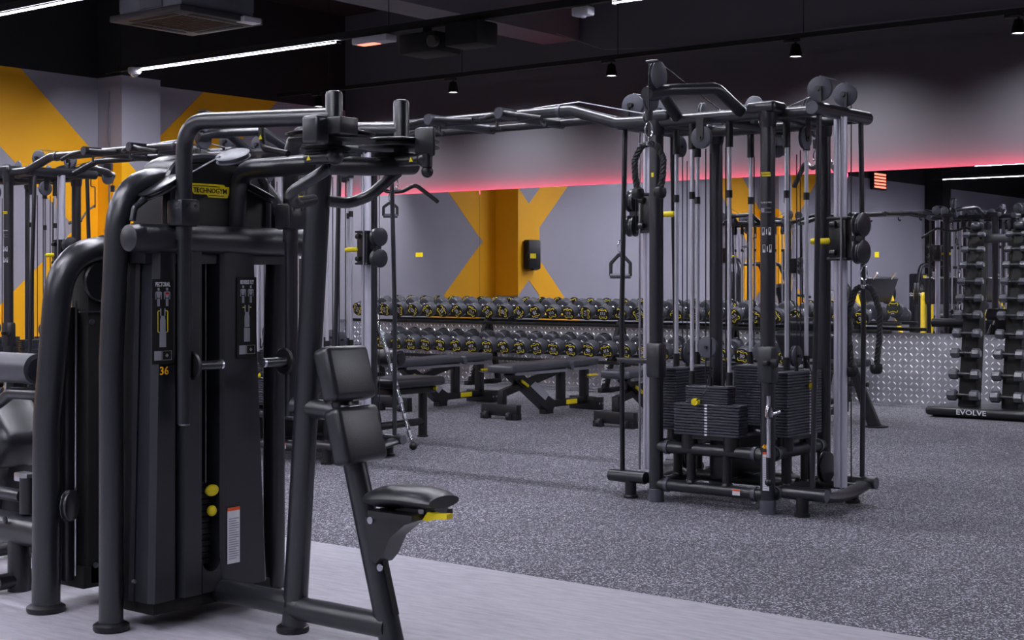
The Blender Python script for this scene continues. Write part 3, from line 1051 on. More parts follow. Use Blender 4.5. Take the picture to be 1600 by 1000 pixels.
# ---- attachments hanging from the towers
def rope(label, p, spread, drop, loop=False, strand2=None):
    R = thing('triceps_rope', label, 'rope handle', tuple(p), 0, 'triceps ropes')
    hw = carabiner(MB(), (0, 0, 0), 1.0)
    hw.lathe([(0.012, -0.125), (0.02, -0.12), (0.02, -0.105), (0.007, -0.1), (0.007, -0.08)], (0, 0, 0), n=12)
    hw.build('carabiner', M['chrome'], R)
    for s in (-1, 1):
        sp_ = spread * s
        z1 = -0.12 - drop * (1.0 if (strand2 is None or s > 0) else strand2)
        path = fillet([(0, 0, -0.112), (sp_ * 0.55, 0, -0.122), (sp_ * 1.05, 0, -0.12 - drop * 0.3), (sp_ * 1.0, 0, -0.12 - drop * 0.65), (sp_ * 0.8, 0, z1)], 0.06, 8)
        # twisted strands
        pts = []
        for a_, b_ in zip(path[:-1], path[1:]):
            a_, b_ = Vector(a_), Vector(b_)
            nseg = max(1, int((b_ - a_).length / 0.006))
            for q in range(nseg):
                pts.append(a_.lerp(b_, q / nseg))
        pts.append(Vector(path[-1]))
        m1 = MB()
        for ph in (0, 2.094, 4.189):
            hel = []
            for q, pp in enumerate(pts):
                t = pts[min(q + 1, len(pts) - 1)] - pts[max(q - 1, 0)]
                u, w = Vector((0, 1, 0)), t.normalized().cross(Vector((0, 1, 0)))
                an = q * 0.006 * 95 + ph
                hel.append(pp + (u * math.cos(an) + w * math.sin(an)) * 0.0085)
            m1.sweep(hel, 0.009, n=6)
        m1.build('rope_strand', M['rubber'], R)
        e_ = path[-1]
        MB().lathe([(0.012, 0.03), (0.03, 0.02), (0.034, 0.0), (0.03, -0.02), (0.02, -0.03)], tuple(e_), n=16).build('rope_end', M['black'], R)
    return R


boom_tip = TA + Vector((0.02, -PY - 0.64, 2.02))
rope('black twisted rope hanging from the front boom of the cable tower', boom_tip, 0.082, 0.24)
car_r = TA + Vector((0.60 + 0.12, 0.03, 1.44 - 0.14))
rope('black twisted rope hanging from the pulley of the aluminium column', car_r, 0.085, 0.42, strand2=1.05)


def d_handle(label, p, rz=0.0, sc=1.0):
    H = thing('cable_attachment', label, 'cable attachment', tuple(p), rz, 'single cable grips')
    carabiner(MB(), (0, 0, 0), 0.9).build('carabiner', M['chrome'], H)
    w = 0.062 * sc
    MB().tube([(-w, 0, -0.21 * sc), (-w, 0, -0.135 * sc), (-0.012, 0, -0.085), (0.012, 0, -0.085), (w, 0, -0.135 * sc), (w, 0, -0.21 * sc)], 0.0075, 0.012, n=8, ry=0.011).build('strap', M['rubber'], H)
    MB().cyl((-w, 0, -0.21 * sc), (w, 0, -0.21 * sc), 0.0155, n=14).build('grip', M['disc'], H)
    return H


d_handle('black stirrup handle hanging from the pulley on the rope tower', TA + Vector((-0.80, -0.0, 1.61 - 0.155)), 0.2)
B0 = TA + Vector((DX, 0, 0))


def lat_bar(label, p, rz=0.0):
    L = thing('lat_bar', label, 'lat bar', tuple(p), rz, 'curved lat bars')
    carabiner(MB(), (0, 0, 0.0), 1.1).build('carabiner', M['chrome'], L)
    MB().tube([(-0.42, 0, -0.2), (-0.2, 0, -0.065), (-0.07, 0, -0.11), (0.07, 0, -0.11), (0.2, 0, -0.065), (0.42, 0, -0.2)], 0.0155, 0.1, n=12).build('bar', M['frame2'], L)
    MB().box((0, 0, -0.09), (0.03, 0.02, 0.04), None, 0.005).build('eyelet', M['steel'], L)
    return L


lat_bar('curved black lat bar hanging behind the rope tower', TA + Vector((-0.02, PY + 0.64, 2.02)), -0.785)
lat_bar('curved black lat bar hanging behind the middle tower', B0 + Vector((-0.02, PY + 0.64, 2.0)), 0.0)
d_handle('slim black handle hanging beside the middle cable tower', on_y(610, 300, 8.0), 1.0, 0.85)
C0 = TA + Vector((2 * DX, 0, 0))
vb = thing('v_bar', 'short chrome row handle hanging from the tower by the yellow wall', 'cable handle', tuple(on_y(142, 300, 7.7)))
MB().tube([(0, 0, 0.16), (0, 0, 0.05), (0.06, 0, 0.04), (0.06, 0, -0.14)], 0.005, 0.01, n=8).build('cable', M['black'], vb)
MB().tube([(0.06, 0, -0.12), (-0.05, 0, -0.16), (-0.12, -0.03, -0.26)], 0.009, 0.02).build('bar', M['chrome'], vb)
for q in (0, 0.05):
    MB().cyl((-0.1, -0.03 - q, -0.25), (-0.2, -0.03 - q, -0.27), 0.013).build('grip', M['chrome'], vb)

# chrome pole leaning on the middle tower
cp = thing('training_pole', 'segmented chrome pole with black ball ends leaning on the middle tower', 'pole', (-7.02, 7.78, 0.0))
p0, p1 = Vector((0, 0, 0.03)), Vector((-0.42, -0.02, 1.16))
MB().cyl(p0, p1, 0.014).build('shaft', M['chrome'], cp)
for k in range(9):
    q = p0.lerp(p1, 0.06 + k * 0.105)
    q2 = p0.lerp(p1, 0.06 + k * 0.105 + 0.035)
    MB().cyl(q, q2, 0.0175).build('grip_ring', M['steel'], cp)
for q in (p0, p1):
    MB().sphere(q, 0.03).build('ball_end', M['black'], cp)

# row seat behind the middle tower
rs = thing('row_bench', 'black cable row bench with roller pad behind the middle tower', 'bench', (-7.57, 8.5, 0))
MB().box((0.0, -0.22, 0.44), (0.34, 0.62, 0.07), None, 0.03, 3).build('seat', M['pad'], rs)
MB().box((0.0, -0.2, 0.375), (0.2, 0.5, 0.05), None, 0.01).build('seat_plate', M['frame2'], rs)
MB().cyl((0, 0, 0.0), (0, 0, 0.37), 0.036).build('leg', M['frame2'], rs)
MB().lathe([(0.045, 0), (0.045, 0.012)], (0, 0, 0), n=16).build('foot', M['black'], rs)
MB().cyl((0, 0, 0.12), (0.05, -1.0, 0.12), 0.03).build('floor_tube', M['frame2'], rs)
MB().cyl((0, -0.5, 0.12), (0, -0.62, 0.62), 0.03).build('roller_post', M['frame2'], rs)
MB().cyl((-0.22, -0.52, 0.64), (0.24, -0.52, 0.64), 0.06, n=20).build('roller', M['pad'], rs)
MB().cyl((0.24, -0.52, 0.64), (0.25, -0.52, 0.64), 0.042, n=16).build('roller_cap', M['black'], rs)
MB().box((0.1, 0.02, 0.385), (0.06, 0.02, 0.03), None, 0.006).build('lever', M['yellow'], rs)

# ================================================================ DUMBBELL RACK
RX0, RX1 = -12.95, -6.2
rk = thing('dumbbell_rack', 'long two-shelf black dumbbell rack along the mirror wall', 'rack', (0, 0, 0))
for (z, yf, x1) in ((0.372, 13.09, RX1), (0.772, 13.24, -5.75)):
    for dy in (-0.06, 0.17):
        MB().bb(RX0, x1, yf + dy - 0.03, yf + dy + 0.03, z - 0.045 + dy * 0.31, z - 0.012 + dy * 0.29, 0.004).build('shelf_rail', M['soot'], rk)
ux = -12.75
ups = [-12.75, -10.98, -9.05, -7.6, -6.3]
for i, x in enumerate(ups):
    xb0 = on_y(596, 533, 12.93).x
    x = xb0 + (round((x - xb0) / 0.2365 - 0.5) + 0.5) * 0.2365   # uprights stand in the gaps between dumbbells
    u = MB().prism([(x - 0.025, 13.02, 0.0), (x - 0.025, 13.10, 0.0), (x - 0.025, 13.40, 0.76), (x - 0.025, 13.34, 0.76)], (0.05, 0, 0)).build('upright', M['soot'], rk)
    MB().bb(x - 0.03, x + 0.03, 12.98, 13.6, 0.0, 0.05, 0.006).build('foot', M['soot'], rk)
    MB().prism([(x - 0.028, 13.55, 0.05), (x - 0.028, 13.6, 0.05), (x - 0.028, 13.42, 0.78), (x - 0.028, 13.37, 0.78)], (0.056, 0, 0)).build('rear_strut', M['soot'], rk)
    MB().bb(x - 0.028, x + 0.028, 13.15, 13.52, 0.33, 0.36).build('shelf_arm', M['soot'], rk)
    if 0 < i < 4:
        q = inst(text_mesh('EVOLVE', 0.062, M['white']), 'lettering', u)
        dirv = Vector((0, 0.29, 0.80)).normalized()
        q.matrix_local = basis(dirv, (-1, 0, 0), (x, 13.02 + 0.29 * 0.22 - 0.006, 0.20))

HEAD_CACHE = {}


def db_meshes(r, L):
    key = (round(r, 3), round(L, 3))
    if key in HEAD_CACHE:
        return HEAD_CACHE[key]
    b = 0.014
    hd = MB().lathe([(r * 0.45, -L / 2), (r - b, -L / 2), (r - b * 0.3, -L / 2 + b * 0.3), (r, -L / 2 + b), (r, L / 2 - b), (r - b * 0.3, L / 2 - b * 0.3), (r - b, L / 2), (r * 0.3, L / 2)], (0, 0, 0), (0, 1, 0), 26).mesh('head', M['head'])
    fc = MB().disc((0, 0, 0), (0, 1, 0), r * 0.93, 0.003, 0.001, 26).mesh('face_disc', M['face'])
    # yellow bracket lines
    mk = MB()
    for sg_ in (1, -1):
        pts = [(-0.62, 0.30), (-0.60, 0.52), (-0.36, 0.56), (-0.18, 0.44), (0.18, 0.44), (0.36, 0.56), (0.60, 0.52), (0.62, 0.30)] if sg_ > 0 else [(-0.5, -0.30), (-0.62, -0.45), (-0.42, -0.7), (-0.2, -0.56), (0.2, -0.56), (0.42, -0.7), (0.62, -0.45), (0.5, -0.30)]
        P3 = [(x * r, -0.002, z * r) for x, z in pts]
        mk.tube(P3, 0.0044, 0.02, n=6)
    ym = mk.mesh('face_lines', M['yellow'])
    lg = MB().prism([(-0.16 * r, -0.003, 0.62 * r), (0.16 * r, -0.003, 0.62 * r), (0.22 * r, -0.003, 0.76 * r), (0, -0.003, 0.7 * r), (-0.22 * r, -0.003, 0.76 * r)], (0, -0.0008, 0)).mesh('logo', M['white'])
    HEAD_CACHE[key] = (hd, fc, ym, lg)
    return HEAD_CACHE[key]


def db_r(w):
    return 0.079 + 0.009 * min(1.0, w / 40)


TILT = math.radians(17)


def dumbbell(kg, x, yf, zc_, roll, label, group):
    big = kg >= 25
    w = float(kg)
    r = db_r(w)
    L = 0.075 + 0.05 * w / 50
    hl = 0.125
    D = thing('dumbbell', label, 'dumbbell', (x, yf, zc_), 0, group)
    D.rotation_euler = (Matrix.Rotation(TILT, 3, 'X') @ Matrix.Rotation(roll, 3, 'Y')).to_euler()
    hd, fc, ym, lg = db_meshes(r, L)
    y_front, y_back = L / 2, L + hl + L / 2
    for (yc, fy) in ((y_front, -0.001), (y_back, 2 * L + hl + 0.001)):
        h_ = inst(hd, 'head', D, (0, yc, 0))
        f_ = inst(fc, 'face_disc', h_, (0, fy - yc, 0))
        front = fy < 0
        rz = 0 if front else math.pi
        inst(ym, 'face_lines', h_, (0, fy - yc, 0), rz)
        inst(lg, 'logo', h_, (0, fy - yc, 0), rz)
        if front:
            s = str(kg) if kg % 1 else str(int(kg))
            mt = basis((1, 0, 0), (0, 0, 1), (0, fy - yc - 0.0035, 0.0))
            inst(text_mesh(s, 0.055 if len(s) < 3 else 0.042, M['white']), 'number', h_, None, 0, mt)
            mt = basis((1, 0, 0), (0, 0, 1), (0, fy - yc - 0.0035, -0.032))
            inst(text_mesh('EVOLVE', 0.016, M['grey']), 'lettering', h_, None, 0, mt)
    MB_handle = HANDLE
    inst(MB_handle, 'handle', D, (0, L - 0.004, 0))
    return D


HANDLE = MB().lathe([(0.024, 0), (0.024, 0.012), (0.016, 0.018), (0.0175, 0.066), (0.016, 0.115), (0.024, 0.121), (0.024, 0.133)], (0, 0, 0), (0, 1, 0), 14).mesh('handle', M['chrome'])
bottom = [55, 55, 52.5, 52.5, 50, 50, 47.5, 47.5, 45, 45, 42.5, 42.5, 40, 40, 37.5, 37.5, 35, 35, 32.5, 32.5, 30, 30, 27.5, 27.5]


def db_label(seq, i, shelf):
    k = seq[i]
    t = 'black rubber dumbbell marked %s' % wname(k)
    if i == 0:
        t += ' at the left wall end'
    elif seq[i - 1] != k:
        t += ' next to a %s' % wname(seq[i - 1])
    elif i + 1 < len(seq) and seq[i + 1] != k:
        t += ' next to a %s' % wname(seq[i + 1])
    elif i + 1 == len(seq):
        t += ' at the open end'
    else:
        t += ' between two alike'
    return t + ' on the %s rack shelf' % shelf


def wname(k):
    return str(k) if k % 1 else str(int(k))


X0b = on_y(596, 533, 12.93).x
for i, k in enumerate(bottom):
    x = X0b + i * 0.2365
    r = db_r(k)
    dumbbell(k, x, 12.93, 0.372 + r + 0.0, random.uniform(-0.28, 0.22), db_label(bottom, i, 'lower'), 'dumbbells on the lower rack shelf')
top = [27.5, 27.5, 27.5, 27.5, 25, 25, 25, 25, 22.5, 22.5, 20, 20, 20, 17.5, 17.5, 17.5, 17.5, 15, 15, 15, 15, 12.5, 12.5, 12.5, 12.5, 10, 10, 10, 10, 10]
X0t = on_y(601, 487, 13.1).x - 2 * 0.2325
up_i = {12: 2.9, 13: -0.25, 14: 0.0, 11: 2.4, 16: 0.05, 15: -1.4, 29: 3.1}
for i, k in enumerate(top):
    x = X0t + i * 0.2325
    r = db_r(k)
    roll = up_i.get(i - 0, random.choice([1.4, -1.3, 0.5, -0.6, 1.1, 2.2, -0.9]))
    dumbbell(k, x, 13.1, 0.772 + r, roll, db_label(top, i, 'upper'), 'dumbbells on the upper rack shelf')

# ================================================================ BENCHES


def make_bench(label):
    B = thing('adjustable_bench', label, 'bench', (0, 0, 0), 0, 'adjustable benches in front of the dumbbell rack')
    # near end at y=0, far end at y=1.35
    MB().box((0, 0.42, 0.445), (0.29, 0.86, 0.07), Matrix.Rotation(math.radians(1.0), 4, 'X'), 0.022, 3).build('back_pad', M['benchpad'], B)
    MB().box((0, 1.11, 0.455), (0.29, 0.42, 0.07), Matrix.Rotation(math.radians(1.5), 4, 'X'), 0.022, 3).build('seat_pad', M['benchpad'], B)
    MB().bb(-0.2, 0.2, -0.02, 0.05, 0.03, 0.13, 0.006).build('front_foot', M['frame2'], B)
    for sx in (-1, 1):
        MB().wheel((sx * 0.13, -0.035, 0.035), (1, 0, 0), 0.035, 0.04).build('wheel', M['rubber'], B)
        MB().bb(sx * 0.17 - 0.03, sx * 0.17 + 0.03, -0.03, 0.05, 0.0, 0.05).build('foot_pad', M['black'], B)
    MB().bb(-0.17, 0.17, 1.27, 1.36, 0.0, 0.12, 0.006).build('rear_foot', M['frame2'], B)
    MB().bb(-0.032, 0.032, 0.0, 0.06, 0.12, 0.25, 0.006).build('front_post', M['frame2'], B)
    MB().prism([(-0.03, 0.0, 0.25), (-0.03, 0.06, 0.2), (-0.03, 0.85, 0.36), (-0.03, 0.85, 0.42)], (0.06, 0, 0)).build('spine', M['frame2'], B)
    MB().bb(-0.03, 0.03, 0.65, 1.3, 0.055, 0.12, 0.006).build('floor_beam', M['frame2'], B)
    MB().prism([(-0.045, 0.10, 0.38), (-0.045, 0.2, 0.42), (-0.045, 0.78, 0.10), (-0.045, 0.72, 0.03), (-0.045, 0.64, 0.03)], (0.09, 0, 0)).build('link_arm', M['frame2'], B)
    MB().prism([(0.046, 0.38, 0.27), (0.046, 0.45, 0.31), (0.046, 0.66, 0.18), (0.046, 0.6, 0.13)], (0.002, 0, 0)).build('warning_label', M['grey'], B)
    MB().bb(-0.035, 0.035, 0.62, 0.74, 0.0, 0.06).build('middle_foot', M['frame2'], B)
    MB().bb(-0.03, 0.03, 0.86, 0.94, 0.1, 0.42, 0.006).build('middle_post', M['frame2'], B)
    MB().bb(-0.035, 0.035, 1.24, 1.31, 0.1, 0.42, 0.006).build('seat_post', M['frame2'], B)
    MB().bb(0.12, 0.15, 0.06, 0.8, 0.385, 0.41).build('pad_rail', M['steel'], B)
    MB().bb(0.12, 0.15, 0.9, 1.28, 0.39, 0.415).build('pad_rail', M['steel'], B)
    MB().cyl((0.16, 0.87, 0.43), (0.12, 0.87, 0.43), 0.028).build('hinge', M['disc'], B)
    MB().box((0.16, 1.18, 0.335), (0.03, 0.14, 0.022), None, 0.008).build('lever', M['yellow'], B)
    MB().tube([(0.12, 1.12, 0.33), (0.17, 1.12, 0.31), (0.17, 1.25, 0.3)], 0.007, 0.02).build('lever_rod', M['chrome'], B)
    MB().box((0.06, 0.28, 0.3), (0.02, 0.12, 0.03), Matrix.Rotation(-0.5, 4, 'X'), 0.008).build('lever', M['yellow'], B)
    MB().box((0.034, 1.03, 0.09), (0.004, 0.17, 0.045), None, 0.001).build('brand_plate', M['yellow'], B)
    for (yy, zz) in ((1.285, 0.06), (1.335, 0.06)):
        MB().cyl((0.175, yy, zz), (0.168, yy, zz), 0.009).build('bolt', M['steel'], B)
    return B


b0 = make_bench('flat grey padded bench standing between the other two benches')
b0.location = (-7.98, 9.98, 0)
for x, lab in ((-9.28, 'flat grey padded bench nearest the left wall, behind the row seat'), (-6.78, 'flat grey padded bench nearest the rope cable tower')):
    b = copy_tree(b0)
    b.location = (x, 10.0, 0)
    b['label'] = lab

# preacher bench behind the rope tower
pb = thing('preacher_bench', 'black preacher curl bench with splayed legs behind the rope tower', 'bench', (-5.55, 11.25, 0))
MB().box((0, 0, 0.84), (0.6, 0.1, 0.12), Matrix.Rotation(0.5, 4, 'X'), 0.03, 3).build('arm_pad', M['pad'], pb)
MB().box((0, -0.16, 0.68), (0.58, 0.08, 0.26), Matrix.Rotation(0.6, 4, 'X'), 0.03, 3).build('front_pad', M['pad'], pb)
MB().box((0, 0.5, 0.5), (0.36, 0.34, 0.07), None, 0.03, 3).build('seat', M['pad'], pb)
MB().cyl((0, 0.5, 0.08), (0, 0.5, 0.47), 0.035).build('seat_post', M['frame2'], pb)
MB().cyl((0, 0.5, 0.1), (0, -0.2, 0.1), 0.035).build('floor_tube', M['frame2'], pb)
for sx in (-1, 1):
    MB().sweep([(sx * 0.45, 0.12, 0.0), (sx * 0.24, -0.05, 0.72)], [0.075, 0.035], [0.05, 0.03], 14).build('leg', M['frame2'], pb)
    MB().lathe([(0.1, 0), (0.1, 0.014)], (sx * 0.46, 0.12, 0), n=18).build('foot', M['black'], pb)
    MB().tube([(sx * 0.4, 0.1, 0.35), (sx * 0.1, 0.1, 0.35)], 0.02, 0).build('brace', M['frame2'], pb)

# ================================================================ VERTICAL DUMBBELL STAND
SX = (-4.856, -4.465)
sd = thing('dumbbell_stand', 'two-column vertical dumbbell stand on a black base by the mirror wall', 'rack', (0, 0, 0))
bs = MB().box((-4.62, 12.83, 0.055), (1.05, 0.62, 0.075), None, 0.03, 3).build('base', M['frame2'], sd)
q = inst(text_mesh('EVOLVE', 0.062, M['white']), 'lettering', bs, None, 0, basis((1, 0, 0), (0, 0, 1), (-4.72, 12.519, 0.055)))
q.scale = (1.25, 1, 1)
MB().bb(-5.1, -4.14, 12.6, 13.1, 0.0, 0.02).build('base_rubber', M['rubber'], sd)
yz = []
row_px = [618, 585, 552, 521, 492, 466, 440, 414, 390, 367]
for j, x in enumerate(SX):
    MB().prism([(x - 0.075, 12.76, 0.07), (x - 0.075, 12.92, 0.07), (x - 0.075, 13.12, 1.68), (x - 0.075, 13.02, 1.68)], (0.15, 0, 0)).build('column', M['soot'], sd)
    MB().box((x, 13.04, 1.71), (0.1, 0.12, 0.08), None, 0.03, 3).build('column_cap', M['frame'], sd)
MB().bb(SX[0] + 0.05, SX[1] - 0.05, 13.02, 13.08, 1.56, 1.64, 0.01).build('cross_bar', M['frame'], sd)
for j, x in enumerate(SX):
    for i, py in enumerate(row_px):
        t = i / 9.0
        yy = 12.70 + 0.26 * t
        P = on_y(1512, py, yy)
        z = P.z
        r = 0.052 - 0.026 * t
        half = 0.145 - 0.045 * t
        hlen = 0.085 - 0.02 * t
        wlab = 'small black dumbbell on the %s rung of the stand column %s' % (['lowest', 'second', 'third', 'fourth', 'fifth', 'sixth', 'seventh', 'eighth', 'ninth', 'top'][i], 'nearer the rack' if j == 0 else 'farther from the rack')
        D = thing('small_dumbbell', wlab, 'dumbbell', (x, yy, z), 0, 'small dumbbells on the vertical stand')
        for s in (-1, 1):
            h_ = MB().lathe([(r * 0.75, -hlen / 2), (r, -hlen / 2 + 0.01), (r, hlen / 2 - 0.01), (r * 0.75, hlen / 2)], (s * (half - hlen / 2), 0, 0), (1, 0, 0), 8 if i < 7 else 12).build('head', M['head'], D, sharp=25)
        MB().cyl((-half + hlen, 0, 0), (half - hlen, 0, 0), 0.0145, n=12).build('handle', M['frame'], D)
        MB().lathe([(r * 0.6, 0), (r * 0.6, 0.002)], (half, 0, 0), (1, 0, 0), 14).build('end_ring', M['grey'], D)
        for s in (-1, 1):
            MB().bb(x + s * 0.05 - 0.006, x + s * 0.05 + 0.006, yy - 0.02, yy + 0.12, z - 0.035, z - 0.0145).build('cradle', M['soot'], sd)

# ================================================================ PECTORAL MACHINE
YC = 3.5
pm = thing('pectoral_machine', 'anthracite pectoral fly machine with swing arms, tall shroud and small seat', 'gym machine', (0, 0, 0))
fr = M['frame']
XP = -4.23
# inverted U frame
MB().tube([(XP, 3.12, 0.02), (XP, 3.12, 0.95), (XP + 0.035, 3.13, 1.585), (XP + 0.035, 3.87, 1.585), (XP, 3.88, 0.95), (XP, 3.88, 0.02)], 0.041, 0.2, n=18, ry=0.044, seg=8, up=(0, 1, 0)).build('main_frame', fr, pm)
for yy in (3.12, 3.88):
    MB().lathe([(0.058, 0), (0.062, 0.008), (0.062, 0.022), (0.05, 0.03)], (XP, yy, 0), n=22).build('foot', M['black'], pm)
MB().tube([(-4.42, 3.40, 0.1), (-4.42, 3.40, 1.3), (-4.42, 3.40, 1.665), (-4.42, 3.80, 1.665), (-4.42, 3.8, 1.3), (-4.42, 3.8, 0.1)], 0.032, 0.16, n=16, seg=8).build('rear_frame', fr, pm)
# shroud: plan polygon extruded upward with slot
zb, zt = 0.10, 1.335


def shroud_piece(name, poly_b, poly_t, m=M['shroud'], z0=zb, z1=zt):
    n = len(poly_b)
    vs = [(x, y_, z0) for x, y_ in poly_b] + [(x, y_, z1) for x, y_ in poly_t]
    fs = [tuple(range(n - 1, -1, -1)), tuple(range(n, 2 * n))] + [(i, (i + 1) % n, n + (i + 1) % n, n + i) for i in range(n)]
    return MB().add(vs, fs).build(name, m, pm, sharp=25)


def on_front(px, X=-4.08):
    return on_x(px, 600, X).y


ya, ys0, ys1, yb2 = on_front(236), on_front(318), on_front(346), on_front(412)
yseam = on_front(281)
# left wing, angled back to the post
shroud_piece('shroud_wing', [(-4.30, 3.17), (-4.25, 3.165), (-4.18, 3.175), (-4.17, ya - 0.004), (-4.30, ya)], [(-4.30, 3.18), (-4.23, 3.175), (-4.16, 3.19), (-4.15, ya + 0.01), (-4.30, ya + 0.02)])
# left panel with soft ridges
shroud_piece('shroud_panel', [(-4.32, ya), (-4.10, ya), (-4.075, ya + 0.012), (-4.082, yseam - 0.02), (-4.10, yseam - 0.004), (-4.32, yseam - 0.004)], [(-4.32, ya + 0.02), (-4.10, ya + 0.02), (-4.072, ya + 0.035), (-4.08, yseam - 0.02), (-4.10, yseam - 0.004), (-4.32, yseam - 0.004)])
shroud_piece('shroud_panel', [(-4.32, yseam + 0.004), (-4.10, yseam + 0.004), (-4.072, yseam + 0.016), (-4.075, ys0 - 0.012), (-4.09, ys0), (-4.32, ys0)], [(-4.32, yseam + 0.004), (-4.10, yseam + 0.004), (-4.072, yseam + 0.016), (-4.075, ys0 - 0.012), (-4.09, ys0), (-4.32, ys0)])
shroud_piece('shroud_panel', [(-4.32, ys1), (-4.09, ys1), (-4.075, ys1 + 0.012), (-4.072, yb2 + 0.0), (-4.09, yb2 + 0.02), (-4.32, yb2 + 0.1)], [(-4.32, ys1), (-4.09, ys1), (-4.075, ys1 + 0.012), (-4.08, yb2 - 0.05), (-4.10, yb2 - 0.035), (-4.32, yb2 + 0.04)])
# slot: bottom web and dark recess
zsb = on_x(332, 893, -4.08).z
slot = MB()
slot.bb(-4.32, -4.082, ys0 - 0.002, ys1 + 0.002, zb, zsb)
slot.bb(-4.32, -4.21, ys0 - 0.002, ys1 + 0.002, zb, zt)
slot.build('shroud_web', M['shroud'], pm)
MB().bb(-4.209, -4.2, ys0, ys1, zsb, zt).build('slot_back', M['cavity'], pm)
hole = []
for k in range(13):
    t = math.pi * k / 12
    hole.append(((ys0 + ys1) / 2 + math.cos(t) * (ys1 - ys0) / 2, zsb + 0.035 - math.sin(t) * 0.035))
cor = MB()
rr = (ys1 - ys0) / 2
for sgn in (-1, 1):
    ymid = (ys0 + ys1) / 2
    poly = [(ymid + sgn * rr, zsb)] + [(ymid + sgn * rr * math.cos(t), zsb + rr - rr * math.sin(t)) for t in [math.pi / 2 * k / 6 for k in range(7)]]
    cor.prism([(-4.20, a_, b_) for a_, b_ in poly], (0.115, 0, 0))
cor.build('slot_corner', M['shroud'], pm)
MB().cyl((-4.13, (ys0 + ys1) / 2 + 0.01, on_x(332, 755, -4.1).z), (-4.13, (ys0 + ys1) / 2 + 0.01, zt), 0.0025, n=6).build('stack_cable', M['steel'], pm)
stk = MB()
for k in range(14):
    zz = zsb + 0.02 + k * 0.0215
    stk.bb(-4.2, -4.135, ys0 + 0.006, ys1 - 0.006, zz, zz + 0.0185, 0.002)
stk.build('weight_stack', M['rubber'], pm)
for (py, r_, sc) in ((766, 0.024, (0.6, 1.3, 0.9)), (798, 0.02, (0.8, 1, 1))):
    p = on_x(331, py, -4.1)
    MB().sphere(p, r_, 14, sc).build('selector_pin', M['yellow'], pm)
MB().bb(-4.34, -4.10, 3.2, 3.74, 0.055, 0.10).build('shroud_skirt', M['soot'], pm)
MB().bb(-4.33, -4.10, 3.165, 3.86, 1.28, 1.40).build('shroud_shoulder', M['shroud'], pm)
# padded cross bar
cb = fillet([(-4.10, 3.09, 1.365), (-4.10, 3.10, 1.365), (-4.10, 3.88, 1.365), (-4.10, 3.90, 1.365)], 0.0)
MB().sweep([(-4.10, 3.085, 1.365), (-4.10, 3.095, 1.365), (-4.10, 3.12, 1.365), (-4.10, 3.5, 1.365), (-4.10, 3.9, 1.365), (-4.10, 3.905, 1.365)], [0.03, 0.046, 0.052, 0.052, 0.052, 0.047], [0.03, 0.046, 0.052, 0.052, 0.052, 0.047], n=24).build('cross_bar', M['pad'], pm)
# top housing with rounded crown
yh0, yh1 = on_front(252, -4.18), on_front(408, -4.18)
poly = []
for k in range(17):
    t = math.pi * k / 16
    cx_, sz_ = math.cos(t), math.sin(t)
    poly.append(((yh0 + yh1) / 2 - (yh1 - yh0) / 2 * math.copysign(abs(cx_) ** 0.6, cx_), 1.50 + 0.165 * abs(sz_) ** 0.7))
poly = [(yh0, 1.38)] + poly + [(yh1, 1.38)]
MB().prism([(-4.34, a_, b_) for a_, b_ in poly], (0.19, 0, 0)).build('top_housing', M['black'], pm, sharp=30)
rim = [(-4.15, a_, b_) for a_, b_ in poly]
MB().sweep(rim, 0.018, n=8).build('housing_rim', M['frame'], pm)
# brand plate
s0, s1 = on_x(297, 297, -4.148), on_x(357, 297, -4.148)
bw = (s1.y - s0.y)
bp = flat([[(-0.5 * bw, 0.024), (0.36 * bw, 0.024), (0.40 * bw, 0.017), (0.5 * bw, 0.017), (0.5 * bw, -0.006), (0.45 * bw, -0.024), (-0.04 * bw, -0.024), (-0.08 * bw, -0.015), (-0.40 * bw, -0.015), (-0.5 * bw, 0.004)]], 0.004).build('brand_plate', M['yellow'], pm)
bp.matrix_local = basis((0, 1, 0), (0, 0, 1), ((-4.148, (s0.y + s1.y) / 2, s0.z + 0.002)))
inst(text_mesh('TECHNOGYM', 0.034, M['black']), 'lettering', bp, (0.0, -0.001, 0.0045))
bp.children[0].scale = (bw * 0.86 / max(0.001, bp.children[0].data.vertices and (max(v.co.x for v in bp.children[0].data.vertices) * 2)), 0.75, 1)
flat([rect(-0.46 * bw, 0.0145, 0.25 * bw, 0.0168), rect(-0.04 * bw, -0.0185, 0.36 * bw, -0.016)], 0.0048).build('logo_bars', M['black'], bp)


